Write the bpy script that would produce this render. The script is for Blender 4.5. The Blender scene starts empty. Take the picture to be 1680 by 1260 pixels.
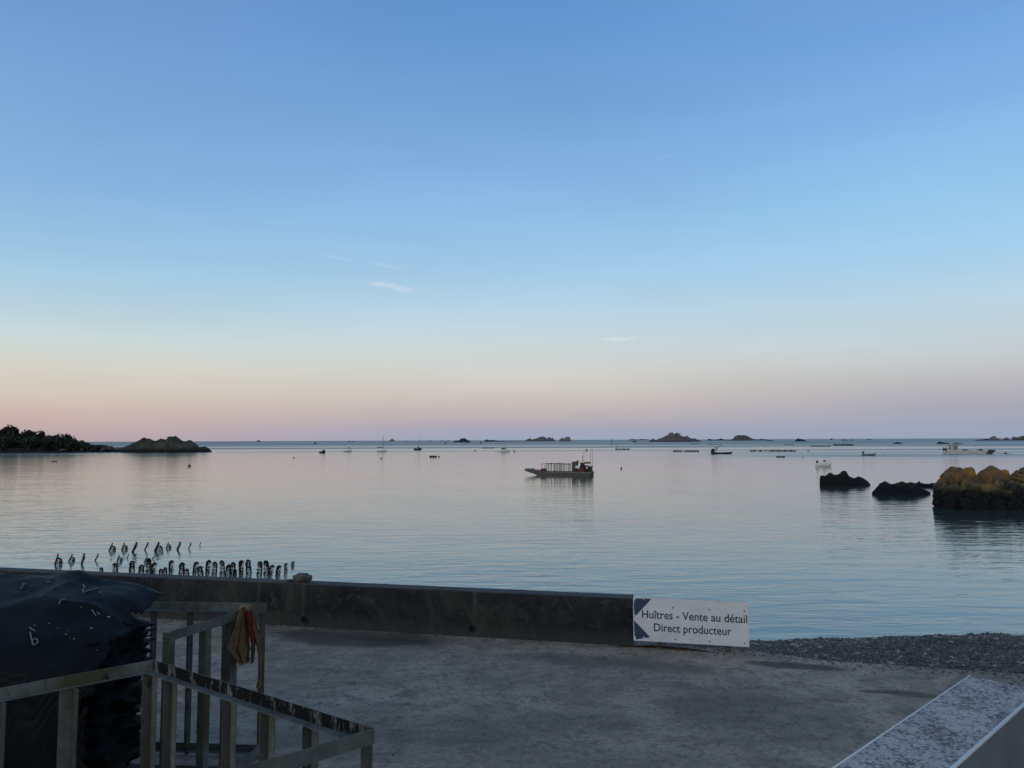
import bpy, bmesh, math, random
from mathutils import Vector, Matrix, noise
R = math.radians
random.seed(7)
S = bpy.context.scene
C = S.collection

# ------------------------------------------------------------------ camera
EYE = 6.0                     # metres above the water; the yard lies 3.5 m below the eye
YARD = 2.5
FPX = 1260.0                  # focal length in pixels of the 1680 px wide photograph
pitch = math.atan(92 / FPX); roll = R(0.222)
c_, s_ = math.cos(pitch), math.sin(pitch)
_r, _u, _d = Vector((1, 0, 0)), Vector((0, -s_, c_)), Vector((0, c_, s_))
CR = _r * math.cos(roll) - _u * math.sin(roll)
CU = _u * math.cos(roll) + _r * math.sin(roll)
CD = _d
cam = bpy.data.cameras.new('camera'); camo = bpy.data.objects.new('camera', cam); C.objects.link(camo)
m3 = Matrix((CR, CU, -CD)).transposed()
camo.matrix_world = Matrix.Translation((0, 0, EYE)) @ m3.to_4x4()
cam.sensor_width = 36; cam.lens = FPX / 1680 * 36
cam.clip_start = 0.05; cam.clip_end = 120000
S.camera = camo
S.render.resolution_x, S.render.resolution_y = 1024, 768
S.view_settings.view_transform = 'Standard'; S.view_settings.look = 'None'
S.view_settings.exposure = 0; S.view_settings.gamma = 1; S.view_settings.use_curve_mapping = False
EYEV = Vector((0, 0, EYE))

def ray(px, py): return CR * ((px - 840) / FPX) + CU * ((630 - py) / FPX) + CD
def onz(px, py, z=0.0):                       # point of the level z seen at a pixel
    d = ray(px, py); return EYEV + d * ((z - EYE) / d.z)
def ondepth(px, py, y):                       # point at forward distance y
    d = ray(px, py); return EYEV + d * (y / d.y)
def onplane(px, py, p0, n):
    d = ray(px, py); return EYEV + d * ((p0 - EYEV).dot(n) / d.dot(n))
def lin(c):
    out = []
    for v in c:
        v /= 255.0
        out.append(v / 12.92 if v <= .04045 else ((v + .055) / 1.055) ** 2.4)
    return tuple(out) + (1.0,)

# ------------------------------------------------------------------ node helper
class NT:
    def __init__(s, tree): s.t = tree; s.n = tree.nodes; s.l = tree.links
    def new(s, typ, **kw):
        nd = s.n.new(typ)
        for k, v in kw.items():
            if k.startswith('i_'):
                nd.inputs[k[2:].replace('_', ' ')].default_value = v
            else: setattr(nd, k, v)
        return nd
    def set(s, sock, v):
        if hasattr(v, 'is_output'): s.l.new(v, sock)
        else: sock.default_value = v
    def math(s, op, a, b=None, c=None, clamp=False):
        nd = s.n.new('ShaderNodeMath'); nd.operation = op; nd.use_clamp = clamp
        s.set(nd.inputs[0], a)
        if b is not None: s.set(nd.inputs[1], b)
        if c is not None: s.set(nd.inputs[2], c)
        return nd.outputs[0]
    def mix(s, f, a, b, mode='MIX'):
        nd = s.n.new('ShaderNodeMix'); nd.data_type = 'RGBA'; nd.blend_type = mode
        s.set(nd.inputs[0], f); s.set(nd.inputs[6], a); s.set(nd.inputs[7], b)
        return nd.outputs[2]
    def ramp(s, f, stops, interp='LINEAR'):
        nd = s.n.new('ShaderNodeValToRGB'); nd.color_ramp.interpolation = interp
        e = nd.color_ramp.elements
        while len(e) < len(stops): e.new(0.5)
        for i, (p, c) in enumerate(stops):
            e[i].position = p; e[i].color = c if len(c) == 4 else tuple(c) + (1,)
        s.set(nd.inputs[0], f); return nd.outputs[0]
    def mapr(s, v, a, b, c=0.0, d=1.0, typ='LINEAR'):
        nd = s.n.new('ShaderNodeMapRange'); nd.interpolation_type = typ
        s.set(nd.inputs[0], v)
        for i, x in enumerate((a, b, c, d)): nd.inputs[i + 1].default_value = x
        return nd.outputs[0]
    def noise(s, vec, scale, detail=4, rough=.55, dist=0.0):
        nd = s.n.new('ShaderNodeTexNoise')
        if vec is not None: s.l.new(vec, nd.inputs['Vector'])
        nd.inputs['Scale'].default_value = scale; nd.inputs['Detail'].default_value = detail
        nd.inputs['Roughness'].default_value = rough; nd.inputs['Distortion'].default_value = dist
        return nd.outputs[0]
    def mapping(s, vec, scale=(1, 1, 1), loc=(0, 0, 0), rot=(0, 0, 0)):
        nd = s.n.new('ShaderNodeMapping'); s.l.new(vec, nd.inputs[0])
        nd.inputs[1].default_value = loc; nd.inputs[2].default_value = rot; nd.inputs[3].default_value = scale
        return nd.outputs[0]

# ------------------------------------------------------------------ sky (world)
W = bpy.data.worlds.new('World'); S.world = W; W.use_nodes = True
wt = NT(W.node_tree)
for n in list(wt.n): wt.n.remove(n)
tc = wt.new('ShaderNodeTexCoord'); vec = tc.outputs['Generated']
sx = wt.new('ShaderNodeSeparateXYZ'); wt.l.new(vec, sx.inputs[0])
X, Y, Z = sx.outputs
el = wt.math('ARCSINE', Z)
az = wt.math('ARCTAN2', X, Y)
fac = wt.math('DIVIDE', wt.math('MAXIMUM', el, 0.0), math.pi / 2)
def elev(px, py):
    d = ray(px, py).normalized(); return max(0.0, math.asin(d.z)) / (math.pi / 2)
def column(px, samples):
    st = [(elev(px, y), lin(c)) for y, c in samples]
    st = sorted(st, key=lambda a: a[0])
    st += [(.55, lin((96, 134, 184))), (1.0, lin((92, 124, 168)))]
    return wt.ramp(fac, st)
left = column(40, [(722, (184, 164, 170)), (690, (198, 176, 172)), (665, (207, 187, 178)), (640, (212, 201, 189)),
                   (600, (214, 211, 200)), (545, (200, 216, 217)), (480, (177, 207, 224)), (430, (162, 201, 227)),
                   (290, (136, 179, 223)), (130, (122, 165, 215)), (0, (112, 155, 210))])
mid = column(840, [(722, (155, 166, 188)), (704, (166, 166, 184)), (686, (186, 176, 181)), (660, (200, 190, 185)), (640, (205, 199, 192)),
                   (612, (207, 207, 201)), (571, (201, 214, 215)), (514, (185, 212, 228)), (457, (166, 203, 231)),
                   (371, (146, 191, 229)), (286, (132, 176, 225)), (175, (115, 163, 213)), (60, (102, 151, 208)), (0, (97, 147, 205))])
right = column(1650, [(719, (152, 162, 184)), (700, (155, 163, 184)), (660, (170, 169, 181)), (620, (187, 186, 189)),
                      (585, (195, 201, 203)), (545, (194, 209, 216)), (500, (187, 211, 225)), (400, (165, 207, 236)),
                      (290, (148, 197, 235)), (150, (130, 179, 230)), (0, (115, 163, 221))])
back = wt.ramp(fac, [(0, lin((226, 186, 150))), (.06, lin((232, 208, 180))), (.16, lin((214, 216, 212))),
                     (.33, lin((160, 196, 226))), (.6, lin((104, 142, 190))), (1, lin((92, 124, 168)))])
fl = wt.mapr(az, R(-33), R(0), 0, 1, 'SMOOTHSTEP')
fr = wt.mapr(az, R(0), R(33), 0, 1, 'SMOOTHSTEP')
col = wt.mix(fr, wt.mix(fl, left, mid), right)
col = wt.mix(wt.mapr(Y, .45, -.75, 0, 1, 'SMOOTHSTEP'), col, back)
# thin wisps of high cloud and a short contrail, fixed in the sky
def wisp(col, px, py, hw, hh, tilt, amount, nscale, tint=(226, 228, 232), seed=0):
    d = ray(px, py).normalized(); a0 = math.atan2(d.x, d.y); e0 = math.asin(d.z)
    u = wt.math('SUBTRACT', az, a0); v = wt.math('SUBTRACT', el, e0)
    ct, st_ = math.cos(R(tilt)), math.sin(R(tilt))
    uu = wt.math('ADD', wt.math('MULTIPLY', u, ct), wt.math('MULTIPLY', v, st_))
    vv = wt.math('SUBTRACT', wt.math('MULTIPLY', v, ct), wt.math('MULTIPLY', u, st_))
    uu = wt.math('DIVIDE', uu, hw / FPX); vv = wt.math('DIVIDE', vv, hh / FPX)
    cb = wt.new('ShaderNodeCombineXYZ')
    wt.l.new(uu, cb.inputs[0]); wt.l.new(vv, cb.inputs[1]); cb.inputs[2].default_value = seed
    nz = wt.noise(wt.mapping(cb.outputs[0], (1.4, .5, 1)), nscale, 5, .6, .6)
    vv2 = wt.math('ADD', vv, wt.math('MULTIPLY', wt.math('SUBTRACT', nz, .5), 2.2))
    r2 = wt.math('ADD', wt.math('MULTIPLY', uu, uu), wt.math('MULTIPLY', vv2, vv2))
    m = wt.mapr(r2, 1.1, 0.0, 0, 1, 'SMOOTHSTEP')
    m = wt.math('MULTIPLY', m, wt.mapr(nz, .25, .7, .3, 1.0))
    return wt.mix(wt.math('MULTIPLY', m, amount), col, lin(tint))
col = wisp(col, 640, 470, 46, 6, -9, .62, 1.3, (216, 222, 236), 1)
col = wisp(col, 700, 480, 50, 4, -5, .12, 1.3, (214, 224, 236), 6)
col = wisp(col, 636, 436, 34, 4, -8, .35, 1.8, (196, 222, 236), 2)
col = wisp(col, 556, 423, 34, 3, -8, .25, 1.8, (200, 222, 238), 3)
col = wisp(col, 1014, 556, 36, 3.2, 2, .75, 1.3, (226, 230, 232), 4)
col = wisp(col, 1091, 256.5, 15, 1.0, 10, .42, .5, (196, 216, 240), 5)
# broad, very faint unevenness
sn = wt.noise(wt.mapping(vec, (1.5, 1.5, 9)), 2.2, 4, .5, .3)
hsv = wt.new('ShaderNodeHueSaturation'); wt.l.new(col, hsv.inputs['Color'])
wt.l.new(wt.mapr(sn, .3, .7, .975, 1.025), hsv.inputs['Value'])
bg = wt.new('ShaderNodeBackground'); wt.l.new(hsv.outputs[0], bg.inputs[0]); bg.inputs[1].default_value = 1.0
wo = wt.new('ShaderNodeOutputWorld'); wt.l.new(bg.outputs[0], wo.inputs[0])
# the after-glow behind the camera: one very broad, weak sun
sl = bpy.data.lights.new('sun', 'SUN'); sl.energy = 0.6; sl.angle = R(50); sl.color = (1, .92, .84)
so = bpy.data.objects.new('sun', sl); C.objects.link(so)
sdir = Vector((-.55, -.82, math.tan(R(16)))).normalized()
so.rotation_euler = sdir.to_track_quat('Z', 'Y').to_euler()

# ------------------------------------------------------------------ object helpers
def tag(o, label=None, cat=None, group=None, kind=None):
    if label: o['label'] = label
    if cat: o['category'] = cat
    if group: o['group'] = group
    if kind: o['kind'] = kind
    return o
def link(name, me, parent=None, mats=None):
    o = bpy.data.objects.new(name, me); C.objects.link(o)
    if mats:
        for m in (mats if isinstance(mats, (list, tuple)) else [mats]): me.materials.append(m)
    if parent: o.parent = parent
    return o
def obj(name, bm, m=None, parent=None, smooth=False):
    me = bpy.data.meshes.new(name)
    if smooth:
        for f in bm.faces: f.smooth = True
    bm.to_mesh(me); bm.free()
    return link(name, me, parent, m)
def empty(name, loc=(0, 0, 0), rz=0.0, label=None, cat=None, group=None):
    o = bpy.data.objects.new(name, None); C.objects.link(o); o.empty_display_size = .2
    o.location = loc; o.rotation_euler = (0, 0, rz)
    return tag(o, label, cat, group)
KIDS = {}
def copy_tree(root, loc, rz, label, scale=None):
    r = root.copy(); C.objects.link(r); r.location = loc; r.rotation_euler = (random.uniform(-.10, .10), random.uniform(-.10, .10), rz)
    if scale: r.scale = scale
    r['label'] = label
    for ch in root.children:
        c = ch.copy(); C.objects.link(c); c.parent = r
    return r
def BM(): return bmesh.new()
def box(bm, c, s, rz=0.0, rot=None, mi=0):
    M = Matrix.Translation(c) @ (rot.to_4x4() if rot else Matrix.Rotation(rz, 4, 'Z')) @ Matrix.Diagonal((s[0], s[1], s[2], 1))
    r = bmesh.ops.create_cube(bm, size=1, matrix=M)
    if mi:
        for f in {f for v in r['verts'] for f in v.link_faces}: f.material_index = mi
    return r['verts']
def tube(bm, pts, r, n=6, caps=True, r2=None):
    pts = [Vector(p) for p in pts]; rings = []
    for i, p in enumerate(pts):
        a = pts[max(0, i - 1)]; b = pts[min(len(pts) - 1, i + 1)]
        d = (b - a).normalized()
        up = Vector((0, 0, 1)) if abs(d.z) < .9 else Vector((0, 1, 0))
        s1 = d.cross(up).normalized(); s2 = s1.cross(d)
        rr = r if r2 is None else r + (r2 - r) * i / max(1, len(pts) - 1)
        rings.append([bm.verts.new(p + (s1 * math.cos(t) + s2 * math.sin(t)) * rr) for t in (2 * math.pi * k / n for k in range(n))])
    for a, b in zip(rings, rings[1:]):
        for k in range(n): bm.faces.new((a[k], a[(k + 1) % n], b[(k + 1) % n], b[k]))
    if caps:
        bm.faces.new(rings[0][::-1]); bm.faces.new(rings[-1])
def prism(bm, poly, h0, h1, mi=0):            # poly: xy list (ccw)
    lo = [bm.verts.new((p[0], p[1], h0)) for p in poly]; hi = [bm.verts.new((p[0], p[1], h1)) for p in poly]
    fs = [bm.faces.new(hi), bm.faces.new(lo[::-1])]
    n = len(poly)
    for i in range(n): fs.append(bm.faces.new((lo[i], lo[(i + 1) % n], hi[(i + 1) % n], hi[i])))
    for f in fs: f.material_index = mi
def extrude_y(bm, poly, y0, y1):              # poly in xz, thickness along y
    a = [bm.verts.new((p[0], y0, p[1])) for p in poly]; b = [bm.verts.new((p[0], y1, p[1])) for p in poly]
    n = len(poly)
    bm.faces.new(a); bm.faces.new(b[::-1])
    for i in range(n): bm.faces.new((a[(i + 1) % n], a[i], b[i], b[(i + 1) % n]))
    bmesh.ops.recalc_face_normals(bm, faces=bm.faces[:])
def ball(bm, c, r, sub=2, sc=(1, 1, 1)):
    M = Matrix.Translation(c) @ Matrix.Diagonal((sc[0], sc[1], sc[2], 1))
    return bmesh.ops.create_icosphere(bm, subdivisions=sub, radius=r, matrix=M)['verts']
def fbm(p, o=4): return noise.fractal(p, 1.0, 2.0, o)

# ------------------------------------------------------------------ materials
def mat(name, col, rough=.7, var=.25, scale=6.0, bump=0.0, bscale=40.0, spec=.4, col2=None, metal=0.0, lo=.35, hi=.65, obj_space=True):
    m = bpy.data.materials.new(name); m.use_nodes = True; t = NT(m.node_tree)
    b = t.n['Principled BSDF']
    t0 = t.new('ShaderNodeTexCoord').outputs['Object'] if obj_space else t.new('ShaderNodeNewGeometry').outputs['Position']
    nz = t.noise(t0, scale, 6, .6)
    c1 = tuple(col); c2 = tuple(col2) if col2 else tuple(max(0, v * (1 - var)) for v in col)
    cc = t.mix(t.mapr(nz, lo, hi), c1 + (1,), c2 + (1,))
    fine = t.noise(t0, scale * 9, 3, .6)
    cc = t.mix(t.mapr(fine, .3, .7, 0, .35 * min(1, var * 2)), cc, tuple(v * .55 for v in col) + (1,))
    t.l.new(cc, b.inputs['Base Color'])
    b.inputs['Roughness'].default_value = rough; b.inputs['Metallic'].default_value = metal
    b.inputs['Specular IOR Level'].default_value = spec
    if bump:
        bp = t.new('ShaderNodeBump'); bp.inputs['Strength'].default_value = 1; bp.inputs['Distance'].default_value = bump
        t.l.new(t.noise(t0, bscale, 5, .6), bp.inputs['Height']); t.l.new(bp.outputs[0], b.inputs['Normal'])
    return m
def basic(m): t = NT(m.node_tree); return t, t.n['Principled BSDF']

# water --------------------------------------------------------------
def water_mat():
    m = bpy.data.materials.new('sea_water'); m.use_nodes = True; t, b = basic(m)
    pos = t.new('ShaderNodeNewGeometry').outputs['Position']
    sp = t.new('ShaderNodeSeparateXYZ'); t.l.new(pos, sp.inputs[0])
    dist = sp.outputs[1]
    b.inputs['Roughness'].default_value = .04; b.inputs['IOR'].default_value = 1.45
    t.l.new(t.mix(t.mapr(dist, 20, 62, 0, 1, 'SMOOTHSTEP'), (.13, .185, .16, 1), (.032, .052, .048, 1)), b.inputs['Base Color'])   # pale sand in the shallows, deep water beyond
    warp = t.noise(t.mapping(pos, (.05, .05, 1)), 1.0, 3)
    near = t.noise(t.mapping(pos, (.30, .95, 1), rot=(0, 0, R(-5))), 1.0, 4, .55, .5)
    fine = t.noise(t.mapping(pos, (1.1, 3.2, 1), rot=(0, 0, R(6))), 1.0, 3, .5, .3)
    swell = t.noise(t.mapping(pos, (.04, .16, 1), rot=(0, 0, R(-3))), 1.0, 3, .5, .2)
    # where the breeze touches the water: broad lanes far out, a few faint ones near
    lanes = t.noise(t.mapping(pos, (.0012, .011, 1), rot=(0, 0, R(2))), 1.0, 4, .6, .4)
    lanes2 = t.noise(t.mapping(pos, (.0003, .0028, 1), loc=(3, 1, 0)), 1.0, 3, .6, .3)
    far1 = t.mapr(dist, 330, 480, 0, 1, 'SMOOTHSTEP')
    far2 = t.mapr(dist, 560, 1000, 0, 1, 'SMOOTHSTEP')
    sidefar = t.mapr(sp.outputs[0], 30, 130, 0, 1, 'SMOOTHSTEP')
    far1 = t.math('MAXIMUM', far1, t.math('MULTIPLY', sidefar, t.mapr(dist, 150, 290, 0, .75, 'SMOOTHSTEP')))
    ln = t.mapr(lanes, .42, .60, .12, 1, 'SMOOTHSTEP')
    ln2 = t.mapr(lanes2, .36, .55, .5, 1, 'SMOOTHSTEP')
    calm = t.mapr(warp, .35, .7, .55, 1.0)
    amp_near = t.math('MULTIPLY', calm, t.mapr(dist, 35, 140, 1.0, .42))
    ruffle = t.math('MAXIMUM', t.math('MULTIPLY', ln, far1), t.math('MULTIPLY', ln2, far2))
    h = t.math('MULTIPLY', near, .075)
    h = t.math('ADD', h, t.math('MULTIPLY', fine, .010))
    h = t.math('MULTIPLY', h, amp_near)
    h = t.math('ADD', h, t.math('MULTIPLY', swell, .045))
    bp = t.new('ShaderNodeBump'); bp.inputs['Strength'].default_value = 1.0; bp.inputs['Distance'].default_value = 1.0
    t.l.new(h, bp.inputs['Height'])
    # wavelets too small to see one by one: a real spread of slopes, wider where the breeze ruffles the surface
    def slope(loc):
        q = t.noise(t.mapping(pos, (1.3, 2.2, 1), loc=loc), 1.0, 2, .6)
        return t.math('SUBTRACT', q, .5)
    k = t.math('ADD', t.math('MULTIPLY', ruffle, .05), .03)
    cb = t.new('ShaderNodeCombineXYZ')
    t.l.new(t.math('MULTIPLY', slope((0, 0, 3)), k), cb.inputs[0]); t.l.new(t.math('MULTIPLY', slope((7, 3, 9)), k), cb.inputs[1])
    ad = t.new('ShaderNodeVectorMath', operation='ADD'); t.l.new(bp.outputs[0], ad.inputs[0]); t.l.new(cb.outputs[0], ad.inputs[1])
    nm = t.new('ShaderNodeVectorMath', operation='NORMALIZE'); t.l.new(ad.outputs[0], nm.inputs[0])
    t.l.new(nm.outputs[0], b.inputs['Normal'])
    t.l.new(t.math('ADD', t.mapr(dist, 60, 260, .05, .10), t.mapr(ruffle, 0, 1, 0, .32)), b.inputs['Roughness'])
    return m
# rocks ---------------------------------------------------------------
def rock_mat(name, base, base2, lichen=None, tide=1.2, dark=(.008, .009, .010), scale=.7, moss=None, lich_lo=.5):
    m = bpy.data.materials.new(name); m.use_nodes = True; t, b = basic(m)
    g = t.new('ShaderNodeNewGeometry'); pos = g.outputs['Position']
    sp = t.new('ShaderNodeSeparateXYZ'); t.l.new(pos, sp.inputs[0])
    n1 = t.noise(pos, scale, 6, .6, .3); n2 = t.noise(pos, scale * 6, 5, .65); n3 = t.noise(pos, scale * .45, 4, .6, .5)
    c = t.mix(t.mapr(n1, .35, .65), base + (1,), base2 + (1,))
    c = t.mix(t.mapr(n2, .3, .7, 0, .5), c, tuple(v * .5 for v in base2) + (1,))
    if moss:
        c = t.mix(t.mapr(n3, .42, .6, 0, .9), c, moss + (1,))
    if lichen:
        ln = t.math('ADD', t.math('MULTIPLY', n1, .6), t.math('MULTIPLY', n2, .4))
        lm = t.mapr(ln, lich_lo - .06, lich_lo + .07, 0, 1)
        hz = t.mapr(t.math('ADD', sp.outputs[2], t.math('MULTIPLY', n3, 2.0)), tide + 1.3, tide + 2.4, 0, 1)
        c = t.mix(t.math('MULTIPLY', lm, hz), c, lichen + (1,))
    zz = t.math('ADD', sp.outputs[2], t.math('MULTIPLY', t.math('SUBTRACT', n3, .5), tide * 1.6))
    zz = t.math('ADD', zz, t.math('MULTIPLY', t.math('SUBTRACT', n2, .5), tide * .7))
    c = t.mix(t.mapr(zz, tide * .8, tide * 1.5, 1, 0, 'SMOOTHSTEP'), c, dark + (1,))
    t.l.new(c, b.inputs['Base Color'])
    b.inputs['Roughness'].default_value = .85; b.inputs['Specular IOR Level'].default_value = .2
    bp = t.new('ShaderNodeBump'); bp.inputs['Distance'].default_value = .12 / scale; bp.inputs['Strength'].default_value = .8
    t.l.new(t.math('ADD', n2, t.math('MULTIPLY', t.noise(pos, scale * 25, 4, .6), .3)), bp.inputs['Height'])
    t.l.new(bp.outputs[0], b.inputs['Normal'])
    return m
M_water = water_mat()
M_rock_far = rock_mat('granite_islet', (.20, .16, .14), (.12, .105, .10), tide=2.2, dark=(.035, .035, .038), scale=.12)
M_rock_far2 = rock_mat('pale_granite_islet', (.29, .23, .19), (.16, .14, .13), tide=2.0, dark=(.035, .036, .04), scale=.12)
M_rock_green = rock_mat('grassy_islet', (.17, .14, .12), (.10, .09, .08), tide=2.0, dark=(.03, .03, .034), scale=.12, moss=(.07, .07, .035))
M_reef = rock_mat('dark_reef', (.05, .052, .055), (.035, .036, .04), tide=.6, dark=(.02, .021, .024), scale=.2)
M_rock_near = rock_mat('lichen_granite', (.115, .098, .068), (.06, .054, .04), lichen=(.36, .145, .016), tide=1.5, scale=1.0, lich_lo=.515, moss=(.115, .105, .045), dark=(.009, .010, .011))
M_weed_rock = rock_mat('seaweed_rock', (.022, .021, .017), (.012, .012, .012), tide=1.0, dark=(.006, .007, .008), scale=1.4, moss=(.03, .028, .014))
M_head = rock_mat('headland_ground', (.075, .07, .062), (.045, .045, .04), tide=1.3, dark=(.012, .013, .013), scale=.35, moss=(.03, .035, .02))
M_point = rock_mat('point_rock', (.10, .096, .076), (.05, .05, .04), tide=1.6, dark=(.013, .014, .014), scale=.35, moss=(.024, .030, .016))

# yard concrete ----------------------------------------------------------
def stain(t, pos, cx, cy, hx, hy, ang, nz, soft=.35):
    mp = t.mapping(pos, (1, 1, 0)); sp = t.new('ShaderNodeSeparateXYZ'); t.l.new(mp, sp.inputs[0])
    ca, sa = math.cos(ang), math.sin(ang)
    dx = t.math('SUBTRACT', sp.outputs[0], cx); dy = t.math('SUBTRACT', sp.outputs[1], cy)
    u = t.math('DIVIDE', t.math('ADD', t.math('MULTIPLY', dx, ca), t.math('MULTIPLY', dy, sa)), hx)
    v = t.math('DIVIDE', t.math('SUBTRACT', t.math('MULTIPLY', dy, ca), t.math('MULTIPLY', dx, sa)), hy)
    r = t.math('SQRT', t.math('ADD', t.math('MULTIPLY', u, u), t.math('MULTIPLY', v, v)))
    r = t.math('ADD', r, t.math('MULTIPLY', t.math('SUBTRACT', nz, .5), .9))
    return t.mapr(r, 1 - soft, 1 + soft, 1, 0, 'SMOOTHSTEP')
def yard_mat():
    m = bpy.data.materials.new('yard_concrete'); m.use_nodes = True; t, b = basic(m)
    pos = t.new('ShaderNodeNewGeometry').outputs['Position']
    big = t.noise(pos, .35, 5, .6, .6); med = t.noise(pos, 1.6, 6, .65, .4); fine = t.noise(pos, 14, 5, .7)
    streak = t.noise(t.mapping(pos, (.5, 3.5, 1), rot=(0, 0, R(14))), 1.0, 5, .6, .5)
    c = t.mix(t.mapr(big, .35, .65), (.175, .158, .132, 1), (.33, .298, .25, 1))
    c = t.mix(t.mapr(med, .44, .58, 0, .7), c, (.130, .118, .100, 1))
    c = t.mix(t.mapr(streak, .50, .68, 0, .35), c, (.36, .33, .285, 1))
    c = t.mix(t.mapr(fine, .42, .68, 0, .55), c, (.080, .075, .068, 1))
    mott = t.noise(pos, 5.5, 5, .7, .8)
    c = t.mix(t.mapr(mott, .53, .60, 0, .6), c, (.080, .073, .062, 1))
    c = t.mix(t.mapr(t.noise(pos, 45, 3, .7), .56, .68, 0, .5), c, (.36, .34, .31, 1))
    cw = t.new('ShaderNodeTexVoronoi', feature='DISTANCE_TO_EDGE'); cw.inputs['Scale'].default_value = .42
    wv = t.new('ShaderNodeVectorMath', operation='ADD'); t.l.new(pos, wv.inputs[0])
    wn_ = t.new('ShaderNodeTexNoise'); t.l.new(pos, wn_.inputs['Vector']); wn_.inputs['Scale'].default_value = 1.6; wn_.inputs['Detail'].default_value = 5
    t.l.new(wn_.outputs['Color'], wv.inputs[1]); t.l.new(wv.outputs[0], cw.inputs['Vector'])
    crack = t.math('MULTIPLY', t.mapr(cw.outputs['Distance'], .002, .010, 1, 0), t.mapr(big, .46, .58))
    c = t.mix(t.math('MULTIPLY', crack, .30), c, (.03, .028, .026, 1))
    # worn crust and pits
    vo = t.new('ShaderNodeTexVoronoi'); t.l.new(pos, vo.inputs['Vector']); vo.inputs['Scale'].default_value = 26
    pit = t.mapr(vo.outputs['Distance'], .05, .16, 1, 0)
    pit = t.math('MULTIPLY', pit, t.mapr(t.noise(pos, 2.3, 3), .5, .62))
    c = t.mix(t.math('MULTIPLY', pit, .8), c, (.035, .034, .035, 1))
    wn = t.noise(pos, 9, 3, .7, 1.0)
    c = t.mix(t.math('MULTIPLY', t.mapr(wn, .64, .70), .7), c, (.26, .26, .25, 1))
    nz = t.noise(pos, .9, 5, .65, .8)
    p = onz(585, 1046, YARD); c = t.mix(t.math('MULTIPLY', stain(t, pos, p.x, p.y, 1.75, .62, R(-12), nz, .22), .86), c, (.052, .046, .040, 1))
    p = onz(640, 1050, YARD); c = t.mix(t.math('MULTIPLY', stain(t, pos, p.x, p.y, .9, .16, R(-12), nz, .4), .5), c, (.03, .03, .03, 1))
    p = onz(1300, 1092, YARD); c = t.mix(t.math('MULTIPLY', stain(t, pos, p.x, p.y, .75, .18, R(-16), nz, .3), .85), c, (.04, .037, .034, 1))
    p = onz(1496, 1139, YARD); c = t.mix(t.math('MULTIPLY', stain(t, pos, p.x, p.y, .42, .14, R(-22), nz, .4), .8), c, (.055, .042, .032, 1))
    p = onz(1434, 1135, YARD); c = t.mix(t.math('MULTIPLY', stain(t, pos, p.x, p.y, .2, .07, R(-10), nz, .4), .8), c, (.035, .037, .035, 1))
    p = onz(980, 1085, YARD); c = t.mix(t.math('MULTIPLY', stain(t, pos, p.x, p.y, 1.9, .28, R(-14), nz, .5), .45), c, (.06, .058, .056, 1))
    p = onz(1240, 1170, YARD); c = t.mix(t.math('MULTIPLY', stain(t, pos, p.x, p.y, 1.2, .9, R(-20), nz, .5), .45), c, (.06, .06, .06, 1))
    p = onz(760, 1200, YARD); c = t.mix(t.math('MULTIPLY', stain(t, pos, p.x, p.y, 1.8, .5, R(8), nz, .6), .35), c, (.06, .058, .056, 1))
    # lugged tyre prints crossing the slab
    p = onz(1230, 1172, YARD)
    tw = t.new('ShaderNodeTexWave', wave_type='BANDS', bands_direction='X'); t.l.new(t.mapping(pos, (1, 1, 1), rot=(0, 0, R(35))), tw.inputs['Vector']); tw.inputs['Scale'].default_value = 4.2; tw.inputs['Distortion'].default_value = 6.0; tw.inputs['Detail'].default_value = 3
    tm = t.math('MULTIPLY', stain(t, pos, p.x, p.y, .55, .5, R(-20), nz, .4), t.mapr(tw.outputs['Fac'], .55, .85))
    c = t.mix(t.math('MULTIPLY', t.math('MULTIPLY', tm, .4), t.mapr(mott, .42, .6)), c, (.06, .055, .048, 1))
    # sand and lichen drift along the foot of the wall
    sp = t.new('ShaderNodeSeparateXYZ'); t.l.new(pos, sp.inputs[0])
    wl = t.math('ADD', sp.outputs[1], t.math('MULTIPLY', sp.outputs[0], .243))
    wl = t.math('ADD', wl, t.math('MULTIPLY', t.math('SUBTRACT', nz, .5), .8))
    c = t.mix(t.mapr(wl, 13.60, 13.90, 0, .75, 'SMOOTHSTEP'), c, (.17, .148, .118, 1))
    c = t.mix(1.0, c, (1.22, 1.07, .93, 1), 'MULTIPLY')                 # even warm tint put into the colour to offset the blue sky light
    t.l.new(c, b.inputs['Base Color'])
    b.inputs['Roughness'].default_value = .82; b.inputs['Specular IOR Level'].default_value = .3
    bp = t.new('ShaderNodeBump'); bp.inputs['Distance'].default_value = .03
    hh = t.math('ADD', t.math('MULTIPLY', med, 1.0), t.math('MULTIPLY', fine, .35))
    t.l.new(t.math('SUBTRACT', hh, t.math('MULTIPLY', pit, .25)), bp.inputs['Height']); t.l.new(bp.outputs[0], b.inputs['Normal'])
    return m
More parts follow.
